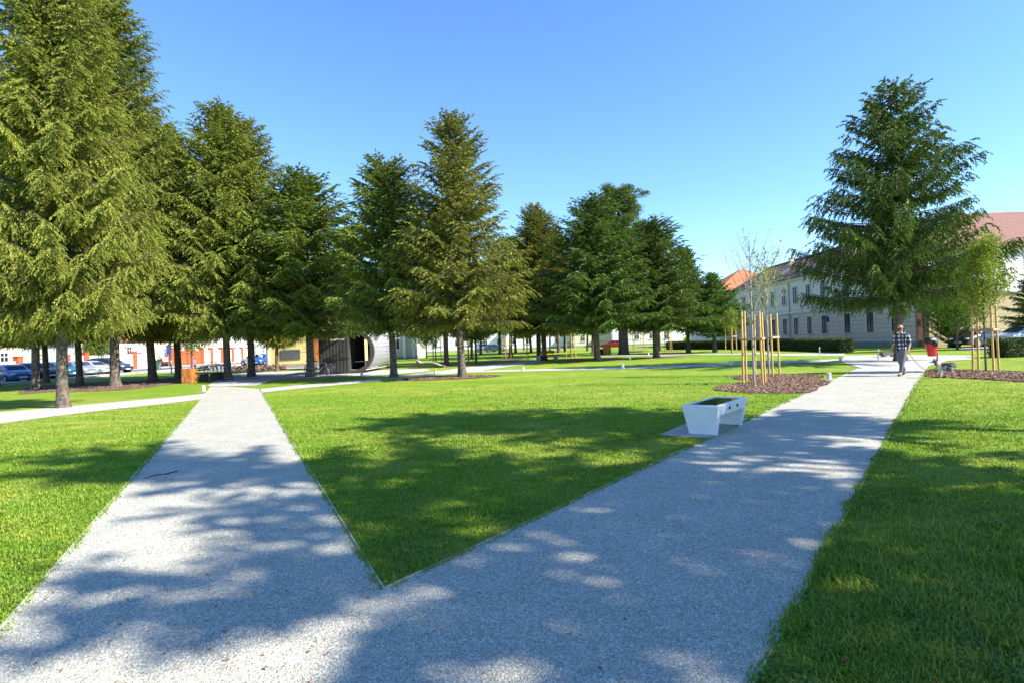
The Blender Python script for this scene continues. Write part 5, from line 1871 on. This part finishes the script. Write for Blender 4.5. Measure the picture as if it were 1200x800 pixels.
def plaid():
    m, nt, ns, ls = nodes_of('plaid_shirt')
    out = N(nt, 'ShaderNodeOutputMaterial'); p = N(nt, 'ShaderNodeBsdfPrincipled'); ls.new(p.outputs[0], out.inputs[0])
    tc = N(nt, 'ShaderNodeTexCoord'); s = N(nt, 'ShaderNodeSeparateXYZ'); ls.new(tc.outputs['Object'], s.inputs[0])
    ad = N(nt, 'ShaderNodeMath', operation='ADD'); ls.new(s.outputs['X'], ad.inputs[0]); ls.new(s.outputs['Y'], ad.inputs[1])
    fs = []
    for q in (ad.outputs[0], s.outputs['Z']):
        d = N(nt, 'ShaderNodeMath', operation='MULTIPLY'); d.inputs[1].default_value = 7.5; ls.new(q, d.inputs[0])
        fr = N(nt, 'ShaderNodeMath', operation='FRACT'); ls.new(d.outputs[0], fr.inputs[0])
        g = N(nt, 'ShaderNodeMath', operation='GREATER_THAN'); g.inputs[1].default_value = .48; ls.new(fr.outputs[0], g.inputs[0])
        fs.append(g.outputs[0])
    a = N(nt, 'ShaderNodeMath', operation='ADD'); ls.new(fs[0], a.inputs[0]); ls.new(fs[1], a.inputs[1])
    h = N(nt, 'ShaderNodeMath', operation='MULTIPLY'); h.inputs[1].default_value = .5; ls.new(a.outputs[0], h.inputs[0])
    cr = N(nt, 'ShaderNodeValToRGB'); ls.new(h.outputs[0], cr.inputs[0])
    cr.color_ramp.elements[0].color = (.62, .66, .68, 1); cr.color_ramp.elements[1].color = (.012, .014, .018, 1)
    e = cr.color_ramp.elements.new(.5); e.color = (.09, .1, .12, 1)
    ls.new(cr.outputs[0], p.inputs['Base Color']); p.inputs['Roughness'].default_value = .85
    return m


M['plaid'] = plaid()


def hand_pts(pts, edges, wrist, d, side, s=1.0, curl=.6):
    """adds a palm, four fingers and a thumb after point WRIST; d: pointing direction, side: thumb side"""
    w = Vector(pts[wrist][:3]); d = Vector(d).normalized(); sd_ = Vector(side); sd_ = (sd_ - d * sd_.dot(d)).normalized()
    nn = d.cross(sd_)
    def addp(p, r, par):
        pts.append((p.x, p.y, p.z, r)); edges.append((par, len(pts) - 1)); return len(pts) - 1
    palm = addp(w + d * .05 * s, .03 * s, wrist)
    knk = addp(w + d * .085 * s, .03 * s, palm)
    for k, ln in enumerate((.07, .078, .073, .056)):
        base = w + d * .09 * s + sd_ * (.03 - .02 * k) * s
        a = addp(base + d * .012 * s, .0095 * s, knk)
        bq = addp(base + d * ln * .5 * s + nn * .012 * s, .0088 * s, a)
        addp(base + d * ln * (1 - .3 * curl) * s + nn * ln * curl * .6 * s, .0075 * s, bq)
    t = addp(w + d * .045 * s + sd_ * .035 * s, .011 * s, palm)
    addp(w + d * .08 * s + sd_ * .05 * s + nn * .015 * s, .0085 * s, t)


def man(g, rz):
    """walking man, local -y is forward"""
    root = empty('person', (*g, 0), rz, 'bearded man in checked shirt and grey jeans walking along the right gravel path', 'person')
    pel = (0, 0, .93)
    P = [(0, 0, .95, .11, .09), (0, .01, 1.12, .115, .09), (0, .015, 1.3, .14, .1), (0, .02, 1.42, .12, .085), (0, .005, 1.5, .052), (0, -.01, 1.56, .05),
         (0, -.02, 1.62, .082, .092), (0, -.02, 1.7, .083, .1), (0, -.01, 1.755, .055, .07)]
    E = [(i, i + 1) for i in range(8)]
    def add(p, par):
        P.append(p); E.append((par, len(P) - 1)); return len(P) - 1
    # legs: weight on the leading left leg, right foot behind, ankles crossing in the stride
    kneeL = add((.07, -.1, .5, .062), add((.09, -.03, .82, .09), 0))
    ankL = add((.05, -.2, .09, .04), kneeL); add((.05, -.34, .035, .036), ankL)
    kneeR = add((-.06, .0, .5, .062), add((-.09, .02, .82, .09), 0))
    ankR = add((-.05, .26, .13, .04), kneeR); add((-.06, .16, .04, .036), ankR)
    # arms
    sL = add((.19, .02, 1.4, .055), 3); eL = add((.26, .06, 1.13, .043), sL); wL = add((.27, -.07, .92, .028), eL)
    sR = add((-.19, .02, 1.4, .055), 3); eR = add((-.27, .05, 1.14, .043), sR); wR = add((-.29, -.06, .93, .028), eR)
    hand_pts(P, E, wL, (.02, -.15, -1), (0, -1, 0), 1.0, 1.0)
    hand_pts(P, E, wR, (0, -.1, -1), (0, -1, 0), 1.0, .5)
    body = skin('body', P, E, M['skin'], root, 2)
    # face
    b = MB()
    for sx in (-.032, .032): b.lathe([(.001, -.009), (.009, -.004), (.01, .003), (.001, .009)], 8, (sx, -.112, 1.685))
    b.build('eyes', M['black'], root)
    b = MB(); b.tube([(0, -.112, 1.69), (0, -.134, 1.655), (0, -.112, 1.645)], [.009, .015, .008], 6); b.build('nose', M['skin'], root, smooth=True)
    for sx in (-.088, .088):
        b = MB(); b.lathe([(.004, -.03), (.014, -.012), (.017, .012), (.004, .03)], 8, (sx, .0, 1.67)); b.build('ear', M['skin'], root, smooth=True)
    skin('hair', [(0, -.03, 1.785, .085, .07), (0, .045, 1.755, .092, .08), (0, .07, 1.66, .08, .06)], [(0, 1), (1, 2)], M['hair'], root)
    skin('beard', [(-.075, -.05, 1.65, .028), (-.035, -.1, 1.595, .036), (.035, -.1, 1.595, .036), (.075, -.05, 1.65, .028)], [(0, 1), (1, 2), (2, 3)], M['hair'], root)
    # shirt: trunk with rolled sleeves
    S = [(0, .0, .82, .158, .13), (0, .0, .95, .162, .132), (0, .01, 1.12, .15, .122), (0, .015, 1.3, .168, .128), (0, .02, 1.42, .135, .1), (0, .012, 1.485, .08, .074),
         (.19, .02, 1.405, .074), (.262, .06, 1.13, .058), (.268, .02, 1.07, .052), (-.19, .02, 1.405, .074), (-.272, .05, 1.14, .058), (-.28, .015, 1.08, .052)]
    skin('shirt', S, [(0, 1), (1, 2), (2, 3), (3, 4), (4, 5), (4, 6), (6, 7), (7, 8), (4, 9), (9, 10), (10, 11)], M['plaid'], root, root_i=2)
    T = [(0, 0, .98, .145, .118), (.09, -.03, .82, .105), (.07, -.1, .5, .078), (.05, -.195, .12, .056), (-.09, .02, .82, .105), (-.06, .0, .5, .078), (-.05, .25, .16, .056)]
    skin('trousers', T, [(0, 1), (1, 2), (2, 3), (0, 4), (4, 5), (5, 6)], M['denim'], root)
    for pts in ([(.05, -.16, .07, .05), (.05, -.24, .05, .047), (.05, -.36, .042, .038)], [(-.05, .27, .13, .05), (-.055, .21, .08, .045), (-.06, .13, .042, .036)]):
        skin('shoe', pts, [(0, 1), (1, 2)], M['shoe'], root)
    return root


mg = Vector(G(1057.5, 440))
MRZ = R_(-62)
man_o = man(mg, MRZ)
mw = Matrix.Translation((mg.x, mg.y, 0)) @ Matrix.Rotation(MRZ, 4, 'Z')
# rucksack on his back
bp = empty('rucksack', (mg.x, mg.y, 0), MRZ, 'dark rucksack worn on the back of the man in the checked shirt', 'rucksack')
b = MB(); b.rbox((0, .25, 1.2), (.32, .2, .46), .07); b.build('bag', M['dark_cloth'], bp, smooth=True)
b = MB(); b.rbox((0, .36, 1.1), (.24, .07, .22), .03); b.build('pocket', M['brown_wood'], bp, smooth=True)
for sx in (-.12, .12):
    b = MB(); b.tube([(sx, .16, 1.4), (sx, .06, 1.5), (sx, -.06, 1.46), (sx * 1.1, -.115, 1.3), (sx * 1.2, -.05, 1.1), (sx * 1.1, .16, 1.02)], .018, 6); b.build('strap', M['black'], bp)


def merle():
    m, nt, ns, ls = nodes_of('merle_coat')
    out = N(nt, 'ShaderNodeOutputMaterial'); p = N(nt, 'ShaderNodeBsdfPrincipled'); ls.new(p.outputs[0], out.inputs[0])
    tc = N(nt, 'ShaderNodeTexCoord'); v = tc.outputs['Object']
    s = N(nt, 'ShaderNodeSeparateXYZ'); ls.new(v, s.inputs[0])
    c = mixc(nt, ramp(nt, noise(nt, 7, 4, .6, vec=v), .47, .53), (.3, .31, .34), (.03, .03, .035))
    c = mixc(nt, ramp(nt, noise(nt, 4.5, 3, .6, vec=v), .56, .62), c, (.7, .68, .64))
    low = ramp(nt, s.outputs['Z'], .3, .16)
    c = mixc(nt, low, c, mixc(nt, ramp(nt, noise(nt, 6, 2, vec=v), .45, .55), (.72, .68, .6), (.4, .22, .1)))
    neck = ramp(nt, s.outputs['X'], .17, .22)
    hd = ramp(nt, s.outputs['X'], .3, .34)
    c = mixc(nt, neck, c, (.72, .7, .66))
    c = mixc(nt, hd, c, (.13, .09, .07))
    mz = ramp(nt, s.outputs['X'], .44, .47)
    c = mixc(nt, mz, c, (.6, .56, .5))
    ls.new(c, p.inputs['Base Color']); p.inputs['Roughness'].default_value = .9
    b = N(nt, 'ShaderNodeBump'); b.inputs['Strength'].default_value = .6; b.inputs['Distance'].default_value = .015
    ls.new(noise(nt, 60, 3, .7, vec=v), b.inputs['Height']); ls.new(b.outputs[0], p.inputs['Normal'])
    return m


M['merle'] = merle()
dg_ = Vector(G(1107, 442.2))
DRZ = R_(176)


def dog():
    """local +x is forward"""
    root = empty('dog', (dg_.x, dg_.y, 0), DRZ, 'grey and black patched shaggy dog with white legs standing on the grass edge', 'dog'); root.scale = (.82, .82, .9)
    P = [(-.27, 0, .4, .1, .11), (-.1, 0, .41, .105, .115), (.08, 0, .4, .115, .14), (.2, 0, .43, .095, .12), (.27, 0, .53, .085, .095), (.34, 0, .61, .085, .08), (.42, 0, .595, .064, .056), (.5, 0, .565, .036, .036), (.525, 0, .565, .024)]
    E = [(i, i + 1) for i in range(8)]
    def add(p, par):
        P.append(p); E.append((par, len(P) - 1)); return len(P) - 1
    for s, dx in ((1, .03), (-1, -.04)):
        sh = add((.17 + dx * .5, s * .08, .32, .055), 2); el = add((.13 + dx, s * .085, .22, .036), sh); wr = add((.16 + dx, s * .085, .1, .026), el); add((.185 + dx, s * .085, .025, .026), add((.165 + dx, s * .085, .04, .024), wr))
        hp = add((-.26 + dx * .3, s * .08, .33, .07), 0); kn = add((-.2 + dx, s * .09, .24, .045), hp); hk = add((-.33 + dx, s * .09, .15, .026), kn); pw_ = add((-.31 + dx, s * .09, .04, .024), hk); add((-.275 + dx, s * .09, .025, .026), pw_)
    tl = add((-.37, 0, .43, .04), 0); add((-.44, 0, .36, .035), tl)
    skin('body', P, E, M['merle'], root, 2)
    for s in (-1, 1):
        b = MB(); b.tube([(.32, s * .06, .675), (.31, s * .1, .66), (.33, s * .118, .58)], [.026, .034, .01], 6); b.build('ear', M['dog_ear'], root, smooth=True)
    b = MB(); b.lathe([(.003, -.014), (.016, -.005), (.014, .008), (.003, .012)], 8, (.548, 0, .572)); b.build('nose', M['black'], root, smooth=True)
    b = MB()
    for s in (-1, 1): b.lathe([(.002, -.009), (.009, 0), (.002, .009)], 6, (.425, s * .054, .63))
    b.build('eyes', M['black'], root)
    b = MB(); n = 14; b.tube([(.275 + .03 * math.cos(0) - .055 * math.sin(2 * PI * k / n) * .3, .085 * math.cos(2 * PI * k / n), .53 + .085 * math.sin(2 * PI * k / n)) for k in range(n + 1)], .012, 5, cap=False); b.build('collar', M['brown_wood'], root)
    # shaggy coat
    rng = np.random.default_rng(4); m = 2600
    cx_ = rng.uniform(-.36, .24, m); an = rng.uniform(0, 2 * PI, m)
    ry = .1 + .02 * np.sin(cx_ * 9); rz_ = .118
    B = np.stack([cx_, ry * np.cos(an), .405 + rz_ * np.sin(an)], 1)
    dd = nrm(np.stack([-.7 * np.ones(m), np.cos(an), np.sin(an) - .9], 1) + rng.normal(0, .25, (m, 3)))
    p1 = nrm(np.cross(dd, rng.normal(size=(m, 3)))); l = rng.uniform(.03, .07, (m, 1))
    V = np.stack([B - p1 * .006, B + p1 * .006, B + dd * l], 1).reshape(-1, 3)
    link(bpy.data.objects.new('coat', np_mesh('coat', V, np.arange(m)[:, None] * 3 + np.array([0, 1, 2]), M['merle'])), root)
    return root


M['dog_ear'] = pmat('dog_ear', (.06, .045, .04), .9)
dog()
# leash from his left hand to the collar, sagging
dw = Matrix.Translation((dg_.x, dg_.y, 0)) @ Matrix.Rotation(DRZ, 4, 'Z') @ Matrix.Diagonal((.82, .82, .9, 1))
a = mw @ Vector((.27, -.1, .82)); c = dw @ Vector((.28, .06, .46))
b = MB(); pts = []
for k in range(13):
    t = k / 12
    p_ = a.lerp(c, t); p_.z = a.z + (c.z - a.z) * t - .42 * 4 * t * (1 - t) * (.55 + .45 * t)
    p_.z = max(p_.z, .05); pts.append(p_)
b.tube(pts, .012, 6)
tag(b.build('leash', M['leash']), 'thin brown leash hanging between the man and the dog', 'leash')


def simple_person(g, rz, h, top, legs, head, label, cap=None):
    root = empty('person', (*g, 0), rz, label, 'person')
    k = h / 1.75
    P = [(0, 0, .95, .13, .1), (0, .01, 1.15, .13, .1), (0, .01, 1.38, .13, .09), (0, 0, 1.5, .05), (0, -.01, 1.6, .085, .095), (0, -.01, 1.7, .08, .09)]
    E = [(i, i + 1) for i in range(5)]
    def add(p, par):
        P.append(p); E.append((par, len(P) - 1)); return len(P) - 1
    for s in (1, -1):
        a = add((s * .09, 0, .8, .09), 0); b_ = add((s * .09, -.03 * s, .48, .06), a); c_ = add((s * .09, .06 * s, .08, .04), b_); add((s * .09, .06 * s - .12, .035, .035), c_)
        a = add((s * .19, 0, 1.38, .05), 2); b_ = add((s * .24, .03, 1.12, .04), a); c_ = add((s * .25, -.08, .92, .028), b_)
        hand_pts(P, E, c_, (0, -.2, -1), (0, -1, 0), 1.0, .5)
    P = [tuple(q * k for q in p) for p in P]
    skin('body', P, E, M['skin'], root, 1)
    S = [(0, 0, .92, .15, .12), (0, .01, 1.15, .15, .12), (0, .01, 1.38, .15, .11), (.19, 0, 1.385, .068), (.245, .03, 1.11, .055), (.25, -.07, .94, .045), (-.19, 0, 1.385, .068), (-.245, .03, 1.11, .055), (-.25, -.07, .94, .045)]
    skin('jacket', [tuple(q * k for q in p) for p in S], [(0, 1), (1, 2), (2, 3), (3, 4), (4, 5), (2, 6), (6, 7), (7, 8)], M[top], root, 1, 1)
    T = [(0, 0, .95, .14, .115), (.09, 0, .8, .103), (.09, -.03, .48, .075), (.09, .06, .1, .055), (-.09, 0, .8, .103), (-.09, .03, .48, .075), (-.09, -.06, .1, .055)]
    skin('trousers', [tuple(q * k for q in p) for p in T], [(0, 1), (1, 2), (2, 3), (0, 4), (4, 5), (5, 6)], M[legs], root, 1)
    b = MB(); b.lathe([(.1 * k, 1.66 * k), (.102 * k, 1.72 * k), (.075 * k, 1.79 * k), (.01, 1.81 * k)], 12, (0, 0, 0)); b.build('cap' if cap else 'hair', M[cap or head], root, smooth=True)
    b = MB()
    for sx in (-.03, .03): b.lathe([(.001, -.01), (.01, 0), (.001, .01)], 6, (sx * k, -.105 * k, 1.66 * k))
    b.build('eyes', M['black'], root)
    b = MB(); b.tube([(0, -.1 * k, 1.66 * k), (0, -.125 * k, 1.62 * k), (0, -.1 * k, 1.61 * k)], [.008, .014, .008], 6); b.build('nose', M['skin'], root)


simple_person(G(201, 437.4), 2.2, 1.15, 'blue_cloth', 'blue_cloth', 'hair', 'small child in blue with white cap walking left of the dark trunk', 'white_cloth')
simple_person(G(187.2, 431.6), .4, 1.6, 'dark_cloth', 'white_cloth', 'hair', 'person in dark jacket and pale trousers near the cream house')
simple_person(G(228.7, 432.2), 1.2, 1.2, 'pink_cloth', 'dark_cloth', 'hair', 'small child in pink jacket before the long white wall')
# ------------------------------------------------------------------ light
SUN_AZ = math.atan2(.935, -.355)     # clockwise from +Y
SUN_EL = R_(38.5)
w = bpy.data.worlds.new('World')
sc.world = w
w.use_nodes = True
nt = w.node_tree
bg = nt.nodes['Background']
sky = nt.nodes.new('ShaderNodeTexSky')
sky.sky_type = 'NISHITA'
sky.sun_disc = False
sky.sun_elevation = SUN_EL
sky.sun_rotation = SUN_AZ
sky.altitude = 200
sky.air_density = 1.0
sky.dust_density = 0.0
sky.ozone_density = 4.0
hs = nt.nodes.new('ShaderNodeHueSaturation')
hs.inputs['Saturation'].default_value = 1.09
nt.links.new(sky.outputs[0], hs.inputs['Color'])
tint = mixc(nt, 1.0, hs.outputs[0], (.8, .855, .95), 'MULTIPLY')
nt.links.new(tint, bg.inputs[0])
bg.inputs[1].default_value = .142
sd = bpy.data.lights.new('sun', 'SUN')
sd.energy = 5.0
sd.angle = R_(.45)
sd.color = (1, .93, .82)
so = bpy.data.objects.new('sun', sd)
C.objects.link(so)
to_sun = Vector((math.cos(SUN_EL) * math.sin(SUN_AZ), math.cos(SUN_EL) * math.cos(SUN_AZ), math.sin(SUN_EL)))
so.rotation_euler = to_sun.to_track_quat('Z', 'Y').to_euler()
sc.view_settings.view_transform = 'Standard'
sc.view_settings.look = 'None'
sc.view_settings.exposure = 1.3
sc.view_settings.gamma = 1
sc.cycles.max_bounces = 6
sc.cycles.transparent_max_bounces = 4
sc.cycles.use_denoising = True
sc.cycles.sample_clamp_indirect = 6
